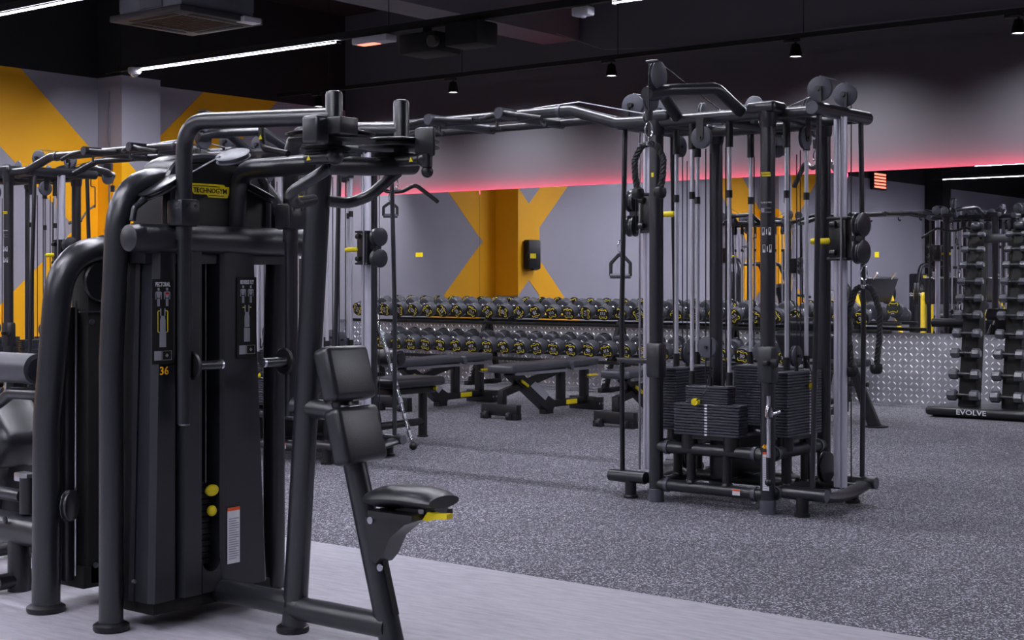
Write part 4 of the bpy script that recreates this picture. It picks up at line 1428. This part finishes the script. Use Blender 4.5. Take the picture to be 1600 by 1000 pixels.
# instruction placards
def placard(py0, py1, px0, px1, title, num):
    a_, b_ = on_x(px0, py0, -4.07), on_x(px1, py1, -4.07)
    w, h = b_.y - a_.y, a_.z - b_.z
    pl = flat([rect(-w / 2, -h / 2, w / 2, h / 2)], 0.002).build('placard', M['soot'], pm)
    pl.matrix_local = basis((0, 1, 0), (0, 0, 1), (-4.073, (a_.y + b_.y) / 2, (a_.z + b_.z) / 2))
    z = 0.0025
    tx = inst(text_mesh(title, 0.021, M['white']), 'lettering', pl, (0, h * 0.435, z))
    wid = max(v.co.x for v in tx.data.vertices) * 2
    tx.scale = (w * 0.7 / wid, 1, 1)
    for s in (-1, 1):
        x = s * w * 0.2
        y0_ = h * 0.29
        base_fig = [rect(-0.006, 0.03, 0.006, 0.044), [(-0.016, 0.026), (0.016, 0.026), (0.009, -0.004), (-0.009, -0.004)], [(-0.022, 0.022), (-0.018, 0.024), (-0.016, -0.012), (-0.02, -0.012)], [(0.022, 0.022), (0.018, 0.024), (0.016, -0.012), (0.02, -0.012)], rect(-0.008, -0.045, -0.0015, -0.008), rect(0.0015, -0.045, 0.008, -0.008)]
        fig = [[(x + u * 0.62, y0_ + v * 0.72) for u, v in p_] for p_ in base_fig]
        flat(fig, 0.003).build('figure_print', M['grey'], pl)
        if s > 0 and num:
            flat([rect(x - 0.007, y0_ + 0.008, x + 0.007, y0_ + 0.017)], 0.0034).build('muscle_print', M['red'], pl)
    mw = w * 0.30
    y0_, y1_ = -h * 0.3, h * 0.08
    body = [rect(-mw / 2, y0_, mw / 2, y0_ + (y1_ - y0_) * 0.45), [(-mw * 0.42, y0_ + (y1_ - y0_) * 0.47), (mw * 0.42, y0_ + (y1_ - y0_) * 0.47), (mw * 0.42, y1_ - 0.02), (mw * 0.28, y1_ - 0.004), (-mw * 0.28, y1_ - 0.004), (-mw * 0.42, y1_ - 0.02)], rect(-mw * 0.4, y1_ - 0.004, -mw * 0.25, y1_ + 0.022), rect(mw * 0.25, y1_ - 0.004, mw * 0.4, y1_ + 0.022)]
    if num:
        body.append(rect(-mw * 0.72, y0_ + (y1_ - y0_) * 0.44, mw * 0.72, y0_ + (y1_ - y0_) * 0.48))
    flat(body, 0.003).build('machine_print', M['grey'], pl)
    arms = []
    for s in (-1, 1):
        xx = s * mw * 0.72
        if num:
            arms.append(rect(min(xx, xx + s * 0.003), y0_ + (y1_ - y0_) * 0.47, max(xx, xx + s * 0.003), y1_ + 0.012))
        arms.append(rect(min(s * mw * 0.42, s * mw * 0.74), y1_ + 0.012, max(s * mw * 0.42, s * mw * 0.74), y1_ + 0.015))
    flat(arms, 0.003).build('arm_print', M['yellow'], pl)
    # code square left blank, arrow box beside it
    flat([rect(-w * 0.40, -h * 0.455, -w * 0.06, -h * 0.345)], 0.003).build('blank_square', M['grey'], pl)
    fx0, fx1, fy0, fy1 = -w * 0.02, w * 0.42, -h * 0.455, -h * 0.345
    t_ = 0.0015
    flat([rect(fx0, fy0, fx1, fy0 + t_), rect(fx0, fy1 - t_, fx1, fy1), rect(fx0, fy0, fx0 + t_, fy1), rect(fx1 - t_, fy0, fx1, fy1), [(0.12 * w, (fy0 + fy1) / 2), (0.2 * w, (fy0 + fy1) / 2 + 0.007), (0.28 * w, (fy0 + fy1) / 2), (0.2 * w, (fy0 + fy1) / 2 - 0.007)]], 0.003).build('arrow_print', M['grey'], pl)
    if num:
        n_ = inst(text_mesh('36', 0.04, M['amber']), 'number_sticker', pm)
        p = on_x(257, 580, -4.07)
        n_.matrix_local = basis((0, 1, 0), (0, 0.12, 1), (-4.0715, p.y, p.z))


placard(436, 568, 238, 271, 'PECTORAL', True)
placard(433, 558, 371, 401, 'REVERSE FLY', False)
# warning label low on the right panel
a_, b_ = on_x(356, 794, -4.07), on_x(375, 878, -4.07)
w, h = b_.y - a_.y, a_.z - b_.z
wlb = flat([rect(-w / 2, -h / 2, w / 2, h / 2)], 0.002).build('warning_label', M['white'], pm)
wlb.matrix_local = basis((0, 1, 0), (0, 0, 1), (-4.073, (a_.y + b_.y) / 2, (a_.z + b_.z) / 2))
flat([rect(-w / 2, h / 2 - 0.012, w / 2, h / 2)], 0.003).build('label_band', M['orange'], wlb)
flat([rect(-w * 0.4, -h * 0.42 + k * 0.0085, w * (0.4 if k % 4 else 0.2), -h * 0.42 + k * 0.0085 + 0.0035) for k in range(18)], 0.0026).build('print_lines', M['grey'], wlb)
# screw
MB().cyl(on_x(208, 908, -4.15), on_x(208, 908, -4.15) + Vector((0.012, 0, 0)), 0.007).build('screw', M['steel'], pm)

# rising neck tube from cross bar to the column head
nk = fillet([on_y(368, 356, 3.62), on_y(375, 268, 3.62) + Vector((0, 0, 0.005)), on_y(500, 255, 3.47)], 0.13, 8)
MB().sweep(nk, 0.036, n=18).build('neck_tube', fr, pm)
MB().sweep([on_y(368, 360, 3.62), on_y(369, 330, 3.62)], [0.028, 0.038], [0.028, 0.038], 16).build('neck_boot', fr, pm)
# main column (leaning), with base tubes
cbot, ctop = on_y(459, 984, YC), on_y(497, 300, YC)
cbot.z = 0.0
dirc = (ctop - cbot)
cbt = [cbot, cbot.lerp(ctop, 0.35), cbot.lerp(ctop, 0.7), ctop, on_y(503, 255, YC)]
MB().sweep(cbt, [0.046, 0.044, 0.046, 0.046, 0.04], [0.04, 0.04, 0.04, 0.04, 0.036], 20, up=(1, 0, 0)).build('column', fr, pm)
MB().lathe([(0.055, 0), (0.058, 0.008), (0.056, 0.02), (0.046, 0.026)], (cbot.x - 0.005, YC, 0), n=22).build('foot', M['black'], pm)
MB().cyl((-4.2, YC, 0.095), (-3.72, YC, 0.095), 0.042, n=18).build('base_tube', fr, pm)
MB().cyl((-3.72, YC, 0.085), (-3.26, YC, 0.085), 0.042, n=18).build('base_tube', fr, pm)
MB().sphere((-3.70, YC, 0.09), 0.046, 16, (1.1, 1, 1)).build('weld_joint', fr, pm)
# side stop on the column: far bracket
# seat post
sbot, stop_ = on_y(612, 1003, YC), on_y(520, 560, YC)
sbot = sbot + (sbot - stop_) * (sbot.z / (stop_.z - sbot.z))
MB().sweep([sbot, sbot.lerp(stop_, 0.5), stop_], [0.046, 0.044, 0.04], [0.036, 0.036, 0.034], 18, up=(1, 0, 0)).build('seat_post', fr, pm)
dv = (stop_ - sbot).normalized()
pnorm = Vector((dv.z, 0, -dv.x))
MB().lathe([(0.06, 0), (0.06, 0.018)], (sbot.x, YC, 0), n=20).build('foot', M['black'], pm)
q0, q1 = sbot.lerp(stop_, 0.12), sbot.lerp(stop_, 0.36)
MB().add([q0 + pnorm * 0.047 + Vector((0, -0.013, 0)), q0 + pnorm * 0.047 + Vector((0, 0.013, 0)), q1 + pnorm * 0.047 + Vector((0, 0.013, 0)), q1 + pnorm * 0.047 + Vector((0, -0.013, 0))], [(0, 1, 2, 3)]).build('adjust_slot', M['cavity'], pm)
# link between column and pads
la, lb = on_y(462, 634, YC), on_y(540, 645, YC)
MB().cyl(la, lb, 0.034, n=16).build('link_tube', fr, pm)
# pads
rotp = basis(pnorm, dv, (0, 0, 0))
for (py, hh) in ((588, 0.185), (683, 0.19)):
    c_ = on_y((528 if py < 600 else 545), py, YC)
    ax = Matrix(((pnorm.x, 0, dv.x, 0), (pnorm.y, 1, dv.y, 0), (pnorm.z, 0, dv.z, 0), (0, 0, 0, 1)))
    MB().box(c_ + pnorm * 0.035, (0.078, 0.205, hh), ax, 0.022, 3).build('back_pad', M['pad'], pm)
MB().box(on_y(548, 637, YC), (0.05, 0.06, 0.02), None, 0.004).build('pad_bracket', M['steel'], pm)
# seat
sx0, sx1 = on_y(590, 776, YC), on_y(694, 768, YC)
seat = MB()
n_ = 9
vs, fs = [], []
L_ = sx1.x - sx0.x
prof = []
for k in range(n_):
    t = k / (n_ - 1)
    prof.append((sx0.x + L_ * t, sx0.z + 0.012 * math.sin(t * math.pi * 0.9) + 0.006 * t, 0.098 - 0.025 * (2 * t - 1) ** 4))
seat.sweep([(x, YC, z) for x, z, _ in prof], [p[2] for p in prof], [0.024, 0.034, 0.037, 0.036, 0.034, 0.035, 0.035, 0.031, 0.02], 20, up=(0, 1, 0))
seat.build('seat', M['pad'], pm)
MB().bb(sx0.x + 0.05, sx1.x - 0.05, YC - 0.1, YC + 0.1, sx0.z - 0.045, sx0.z - 0.028).build('seat_plate', M['frame2'], pm)
brk = [on_y(583, 806, YC), on_y(612, 802, YC), on_y(632, 793, YC), on_y(690, 786, YC), on_y(684, 806, YC), on_y(645, 818, YC), on_y(622, 838, YC), on_y(610, 866, YC), on_y(600, 878, YC), on_y(592, 872, YC)]
MB().prism([p + Vector((0, -0.04, 0)) for p in brk], (0, 0.08, 0)).build('seat_bracket', M['frame2'], pm)
for (px, py) in ((579, 813), (594, 887), (659, 799)):
    p = on_y(px, py, YC - 0.042)
    MB().lathe([(0.012, 0), (0.012, 0.004), (0.006, 0.005)], p, (0, -1, 0), n=14).build('bolt', M['steel'], pm)
lv = [on_y(660, 812, YC - 0.05), on_y(668, 800, YC - 0.05), on_y(678, 803, YC - 0.05), on_y(698, 804, YC - 0.05), on_y(698, 812, YC - 0.05), on_y(680, 812, YC - 0.05), on_y(666, 815, YC - 0.05)]
MB().prism(lv, (0, 0.03, 0)).build('seat_lever', M['yellow'], pm)

# swing arms, both sides
for (yy, pxp, pxb, side) in ((3.28, 522, 288, 1), (3.72, 627, 455, -1)):
    piv = on_y(pxp, 190, yy)
    zt_ = on_y(pxp, 142 if side > 0 else 156, yy).z
    MB().lathe([(0.027, 1.60), (0.0275, zt_ - 0.012), (0.024, zt_ - 0.003), (0.016, zt_)], (piv.x, yy, 0), n=22).build('pivot_post', fr, pm)
    zarm = 1.752
    bx = on_y(pxb, 185, yy).x
    arm = fillet([(piv.x, yy, zarm - 0.012), (bx, yy, zarm + 0.022), (bx - 0.004, yy, 1.36)], 0.11, 8)
    MB().sweep(arm, 0.0285, n=18).build('swing_arm', fr, pm)
    z0_, z1_ = 1.40, 1.50
    MB().box((bx - 0.005, yy, 1.455), (0.085, 0.085, 0.095), None, 0.012).build('arm_clamp', M['frame'], pm)
    for dz in (0.02,):
        for dy in (-0.02, 0.02):
            MB().cyl((bx + 0.036, yy + dy, 1.48), (bx + 0.04, yy + dy, 1.48), 0.006).build('bolt', M['black'], pm)
    MB().sweep([(bx, yy, 1.41), (bx, yy, 0.72)], 0.0265, 0.022, n=16, up=(0, 1, 0)).build('arm_bar', M['frame'], pm)
    MB().cyl((bx, yy, 0.715), (bx, yy, 0.722), 0.02).build('bar_end', M['steel'], pm)
    zg = on_y(300 if side > 0 else 440, 573 if side > 0 else 563, yy).z
    MB().disc((bx + 0.0, yy + side * 0.035, zg), (0, 1, 0), 0.05, 0.014).build('grip_flange', M['black'], pm)
    MB().cyl((bx + 0.015, yy + side * 0.03, zg), (bx + 0.015, yy + side * 0.15, zg), 0.0165, n=16).build('grip', M['frame'], pm)
    MB().cyl((bx + 0.015, yy + side * 0.145, zg), (bx + 0.015, yy + side * 0.156, zg), 0.0175, n=16).build('grip_end', M['steel'], pm)
    # cam discs
    zc_ = on_y(pxp, 214 if side > 0 else 226, yy).z
    cx_ = piv.x - 0.01
    MB().wheel((cx_, yy, zc_), (0, 0, 1), 0.14, 0.03).build('cam_disc', M['frame2'], pm)
    MB().disc((cx_, yy, zc_ + 0.012), (0, 0, 1), 0.115, 0.014).build('cam_top', M['frame'], pm)
    MB().wheel((cx_ - 0.02, yy, zc_ - 0.045), (0, 0, 1), 0.075, 0.03).build('cam_hub', M['soot'], pm)
    MB().lathe([(0.0, 0), (0.03, 0.002), (0.03, 0.012), (0.0, 0.014)], (cx_ - 0.12, yy - 0.05, zc_ + 0.005), n=12).build('cable_anchor', M['black'], pm)
    # adjuster block
    if side > 0:
        c_ = on_y(493, 203, yy - 0.15)
        MB().box(c_, (0.072, 0.055, 0.088), None, 0.012, 3).build('adjuster_block', M['frame'], pm)
        MB().box(c_ + Vector((0.06, 0.05, 0.012)), (0.07, 0.08, 0.05), None, 0.004).build('adjuster_plate', M['frame2'], pm)
    else:
        c_ = on_y(664, 222, yy - 0.05)
        MB().box(c_, (0.085, 0.016, 0.1), None, 0.012).build('adjuster_plate', M['frame2'], pm)
        MB().cyl(c_ + Vector((0.01, 0, -0.04)), c_ + Vector((0.01, 0, -0.085)), 0.018).build('plunger', M['black'], pm)
        MB().sphere(c_ + Vector((0.01, 0, -0.1)), 0.021).build('plunger_knob', M['black'], pm)
    # lower cross knob
    k0 = on_y(492 if side > 0 else 632, 247 if side > 0 else 251, yy - 0.05)
    MB().cyl(k0 + Vector((-0.03, 0, 0)), k0 + Vector((0.08, 0, 0)), 0.021).build('knob_shaft', M['frame2'], pm)
    MB().sphere(k0 + Vector((0.09, 0, 0)), 0.027).build('knob', M['frame2'], pm)
    wt = [(-0.009, -0.008), (0.009, -0.008), (0, 0.009)]
    q = flat([wt], 0.001).build('warning_triangle', M['yellow'], pm)
    q.matrix_local = basis((1, 0, 0), (0, 0, 1), k0 + Vector((-0.005 if side > 0 else 0.05, -0.0225, 0)))
# head tube linking both pivots
hA, hB = on_y(505, 258, 3.3), on_y(645, 259, 3.78)
MB().sweep([hA, hA.lerp(hB, 0.5) + Vector((0, 0, -0.004)), hB], 0.031, n=16).build('head_tube', M['frame2'], pm)
# bent grab handles under the head
MB().tube([on_y(515, 262, 3.3), on_y(449, 304, 3.22), on_y(462, 318, 3.3), on_y(490, 312, 3.4)], 0.019, 0.05, n=14).build('grab_handle', M['frame'], pm)
MB().tube([on_y(622, 268, 3.7), on_y(578, 306, 3.62), on_y(545, 318, 3.58), on_y(512, 314, 3.5)], 0.02, 0.09, n=14).build('grab_handle', M['frame'], pm)
# side pulleys
MB().wheel(on_x(250, 293, -4.12), (-0.1, -0.5, 0.85), 0.08, 0.03).build('pulley', M['frame'], pm)
MB().tube([on_x(207, 345, -4.12), on_x(210, 325, -4.12), on_x(235, 305, -4.12)], 0.011, 0.02).build('pulley_arm', M['frame'], pm)
MB().wheel(on_x(402, 300, -4.12), (0.3, 0.3, 0.8), 0.07, 0.03).build('pulley', M['black'], pm)
p = on_y(364, 245, 3.42)
MB().wheel(p, (0.12, -0.42, 0.9), 0.062, 0.024).build('pulley', M['disc'], pm)
MB().cyl(on_x(298, 270, -4.05), p + Vector((-0.02, -0.04, 0)), 0.003, n=6).build('cable', M['steel'], pm)
MB().tube([on_y(408, 195, 3.42), on_y(411, 232, 3.42), on_y(450, 240, 3.42)], 0.011, 0.03).build('cable_guard', M['black'], pm)
q = flat([[(-0.009, -0.008), (0.009, -0.008), (0, 0.009)]], 0.001).build('warning_triangle', M['yellow'], pm)
q.matrix_local = basis((1, 0, 0), (0, 0, 1), on_y(407, 214, 3.405))

# ================================================================ NEIGHBOUR MACHINE (behind the pectoral machine)
lm = thing('leg_machine', 'anthracite leg machine with roller pad, back to back with the pectoral machine', 'gym machine', (0, 0, 0))
XQ = -4.66
MB().tube([(XQ, 3.15, 0.02), (XQ + 0.0, 3.155, 0.7), (XQ + 0.05, 3.18, 1.335), (XQ + 0.05, 3.86, 1.335), (XQ, 3.9, 0.7), (XQ, 3.9, 0.02)], 0.05, 0.2, n=18, ry=0.054, seg=8, up=(0, 1, 0)).build('main_frame', fr, lm)
MB().cyl((XQ + 0.05, 3.36, 1.335), (XQ + 0.05, 3.7, 1.335), 0.056, n=20).build('frame_sleeve', M['frame'], lm)
for yy in (3.15, 3.9):
    MB().lathe([(0.066, 0), (0.07, 0.008), (0.07, 0.02), (0.055, 0.03)], (XQ, yy, 0), n=22).build('foot', M['black'], lm)
MB().bb(XQ - 0.04, XQ + 0.06, 3.29, 3.85, 0.07, 1.28, 0.015).build('stack_shroud', M['soot'], lm)
YI = 3.26
ti, bi = on_y(104, 480, YI), on_y(103, 905, YI)
MB().cyl((ti.x, YI, bi.z), (ti.x, YI, ti.z), 0.034, n=16).build('inner_tube', M['frame'], lm)
MB().bb(ti.x - 0.1, XQ + 0.06, 3.27, 3.85, 0.07, 0.15).build('base_plate', M['soot'], lm)
MB().cyl(on_y(118, 900, 3.24), on_y(119, 470, 3.24), 0.004, n=6).build('cable', M['steel'], lm)
MB().disc((XQ + 0.08, 3.33, 1.215), (1, 0, 0), 0.075, 0.02).build('pulley', M['frame2'], lm)
p = on_y(109, 790, 3.2)
MB().wheel(p, (0.9, 0.5, 0), 0.058, 0.028).build('pulley', M['frame'], lm)
MB().cyl(p + Vector((-0.08, 0.02, 0)), p + Vector((0.0, 0, 0)), 0.012).build('pulley_axle', M['steel'], lm)
MB().bb(XQ + 0.058, XQ + 0.066, 3.25, 3.6, 1.10, 1.106).build('shelf_edge', M['steel'], lm)
for (px_, py_) in ((136, 444), (143, 503), (149, 883)):
    q = on_x(px_, py_, XQ + 0.061)
    MB().lathe([(0.011, 0), (0.011, 0.005), (0.005, 0.006)], q, (1, 0, 0), n=12).build('bolt', M['steel'], lm)
# seat side, facing away from the pectoral machine
YS = 3.3
r0 = on_y(58, 577, YS)
MB().cyl(r0, (r0.x - 0.62, YS, r0.z), 0.06, n=24).build('roller', M['benchpad'], lm)
MB().cyl(r0, r0 + Vector((0.01, 0, 0)), 0.045, n=18).build('roller_cap', M['frame'], lm)
t0, t1, t2 = on_y(60, 616, YS), on_y(18, 614, YS), on_y(-30, 650, YS)
MB().tube([t0 + Vector((0.12, 0.1, 0)), t0, t1, t2, t2 + Vector((-0.2, 0, -0.25))], 0.024, 0.07).build('lever_arm', fr, lm)
pc = on_y(14, 672, YS + 0.15)
MB().box(pc, (0.30, 0.26, 0.2), Matrix.Rotation(0.75, 4, 'Y'), 0.06, 3).build('thigh_pad', M['pad'], lm)
MB().box(pc + Vector((-0.05, 0.05, -0.2)), (0.12, 0.14, 0.34), Matrix.Rotation(0.3, 4, 'Y'), 0.02).build('seat_support', M['frame2'], lm)
c1 = on_y(40, 745, YS)
MB().box(c1, (0.09, 0.05, 0.035), None, 0.006).build('foot_plate', M['steel'], lm)
MB().cyl(c1 + Vector((0.02, 0.0, 0.0)), c1 + Vector((0.02, 0, -0.14)), 0.035).build('cross_post', M['frame2'], lm)
c2 = on_y(35, 775, YS)
MB().cyl(c2, c2 + Vector((-0.5, 0, 0.0)), 0.026).build('cross_tube', fr, lm)
b0_ = on_y(58, 831, YS)
MB().cyl(b0_ + Vector((0.15, 0, 0)), b0_ + Vector((-0.9, 0, 0)), 0.062, n=22).build('floor_beam', fr, lm)
MB().lathe([(0.014, 0), (0.014, 0.006), (0.007, 0.008)], on_y(9, 812, YS - 0.058), (0, -1, 0), n=14).build('bolt', M['frame2'], lm)
MB().cyl((-4.7, 3.75, 0.05), (-5.9, 3.75, 0.05), 0.036).build('floor_tube', M['frame2'], lm)
for x in (b0_.x - 0.12, b0_.x - 0.75):
    MB().cyl((x, YS, 0.0), (x, YS, b0_.z), 0.045).build('beam_leg', M['frame2'], lm)
    MB().cyl((x, 3.2, 0.045), (x, 3.85, 0.045), 0.032).build('floor_tube', M['frame2'], lm)

# ================================================================ MACHINES SEEN IN THE MIRROR


def press_machine(label, loc, rz):
    P = thing('press_machine', label, 'gym machine', loc, rz, 'selector machines along the left wall')
    MB().tube([(0, -0.35, 0.02), (0, -0.34, 0.8), (0.06, -0.3, 1.55), (0.06, 0.3, 1.55), (0, 0.34, 0.8), (0, 0.35, 0.02)], 0.048, 0.2, n=14, up=(0, 1, 0)).build('main_frame', fr, P)
    MB().box((-0.1, 0, 0.72), (0.26, 0.5, 1.3), None, 0.04).build('shroud', M['shroud'], P)
    MB().box((0.035, -0.02, 1.3), (0.006, 0.2, 0.06)).build('brand_plate', M['yellow'], P)
    MB().bb(0.03, 0.036, 0.05, 0.1, 0.3, 1.2).build('slot', M['cavity'], P)
    MB().cyl((0, 0, 0.09), (1.3, 0, 0.09), 0.045).build('base_tube', fr, P)
    MB().sweep([(1.15, 0, 0.05), (0.85, 0, 1.1)], 0.045, n=14).build('seat_post', fr, P)
    MB().box((0.99, 0, 0.86), (0.1, 0.3, 0.62), Matrix.Rotation(-0.26, 4, 'Y'), 0.03, 3).build('back_pad', M['pad'], P)
    MB().box((1.24, 0, 0.46), (0.4, 0.36, 0.08), None, 0.03, 3).build('seat', M['pad'], P)
    for s in (-1, 1):
        MB().tube([(0.3, s * 0.35, 1.5), (0.7, s * 0.42, 1.5), (0.9, s * 0.42, 1.0), (1.2, s * 0.4, 0.95)], 0.03, 0.1).build('press_arm', fr, P)
        MB().cyl((1.1, s * 0.4, 0.96), (1.28, s * 0.4, 0.94), 0.022).build('grip', M['rubber'], P)
    return P


press_machine('dark selector press machine with yellow badge against the left wall', (-12.3, 5.6, 0), -0.9)
press_machine('dark selector press machine with yellow badge beyond the far pilaster', (-12.7, -3.6, 0), 0.0)


def plate_machine(label, loc, rz):
    P = thing('plate_machine', label, 'gym machine', loc, rz, 'yellow plate-loaded machines')
    Y_ = M['machyellow']
    MB().tube([(-0.9, -0.4, 0.05), (0.7, -0.4, 0.05), (0.7, 0.4, 0.05), (-0.9, 0.4, 0.05), (-0.9, -0.38, 0.05)], 0.045, 0.1).build('floor_frame', M['frame2'], P)
    for s in (-1, 1):
        MB().tube([(-0.8, s * 0.38, 0.08), (-0.75, s * 0.38, 0.75), (0.2, s * 0.38, 1.0), (0.6, s * 0.38, 0.08)], 0.04, 0.1).build('side_frame', Y_, P)
        MB().sweep([(-0.7, s * 0.2, 0.35), (0.6, s * 0.2, 1.35)], 0.022, n=12).build('slide_rail', M['chrome'], P)
        for k in range(2):
            MB().disc((0.0 + 0.0, s * (0.47 + 0.045 * k), 0.98), (0, 1, 0), 0.2, 0.036, 0.01).build('disc_weight', M['rubber'], P)
            MB().disc((0.0, s * (0.49 + 0.045 * k), 0.98), (0, 1, 0), 0.09, 0.01).build('disc_hub', M['yellow'], P)
        MB().tube([(-0.75, s * 0.38, 0.75), (-0.95, s * 0.42, 1.05), (-0.6, s * 0.42, 1.12)], 0.03, 0.1).build('handle_bar', M['frame2'], P)
    MB().cyl((0, -0.6, 0.98), (0, 0.6, 0.98), 0.025).build('sleeve_bar', M['chrome'], P)
    MB().box((-0.55, 0, 0.5), (0.5, 0.44, 0.09), Matrix.Rotation(-0.5, 4, 'Y'), 0.03, 3).build('seat', M['pad'], P)
    MB().box((-0.85, 0, 0.75), (0.1, 0.44, 0.6), Matrix.Rotation(-0.4, 4, 'Y'), 0.03, 3).build('back_pad', M['pad'], P)
    MB().box((0.35, 0, 1.05), (0.06, 0.7, 0.5), Matrix.Rotation(0.5, 4, 'Y'), 0.01).build('foot_board', M['frame2'], P)
    return P


plate_machine('yellow plate-loaded leg press with chrome rails by the left wall', (-11.4, 2.2, 0), 0.5)
plate_machine('yellow plate-loaded press with black discs in the middle aisle', (-9.4, 3.4, 0), 1.2)
plate_machine('yellow plate-loaded machine standing nearest the far wall pilaster', (-10.6, -1.2, 0), 0.2)
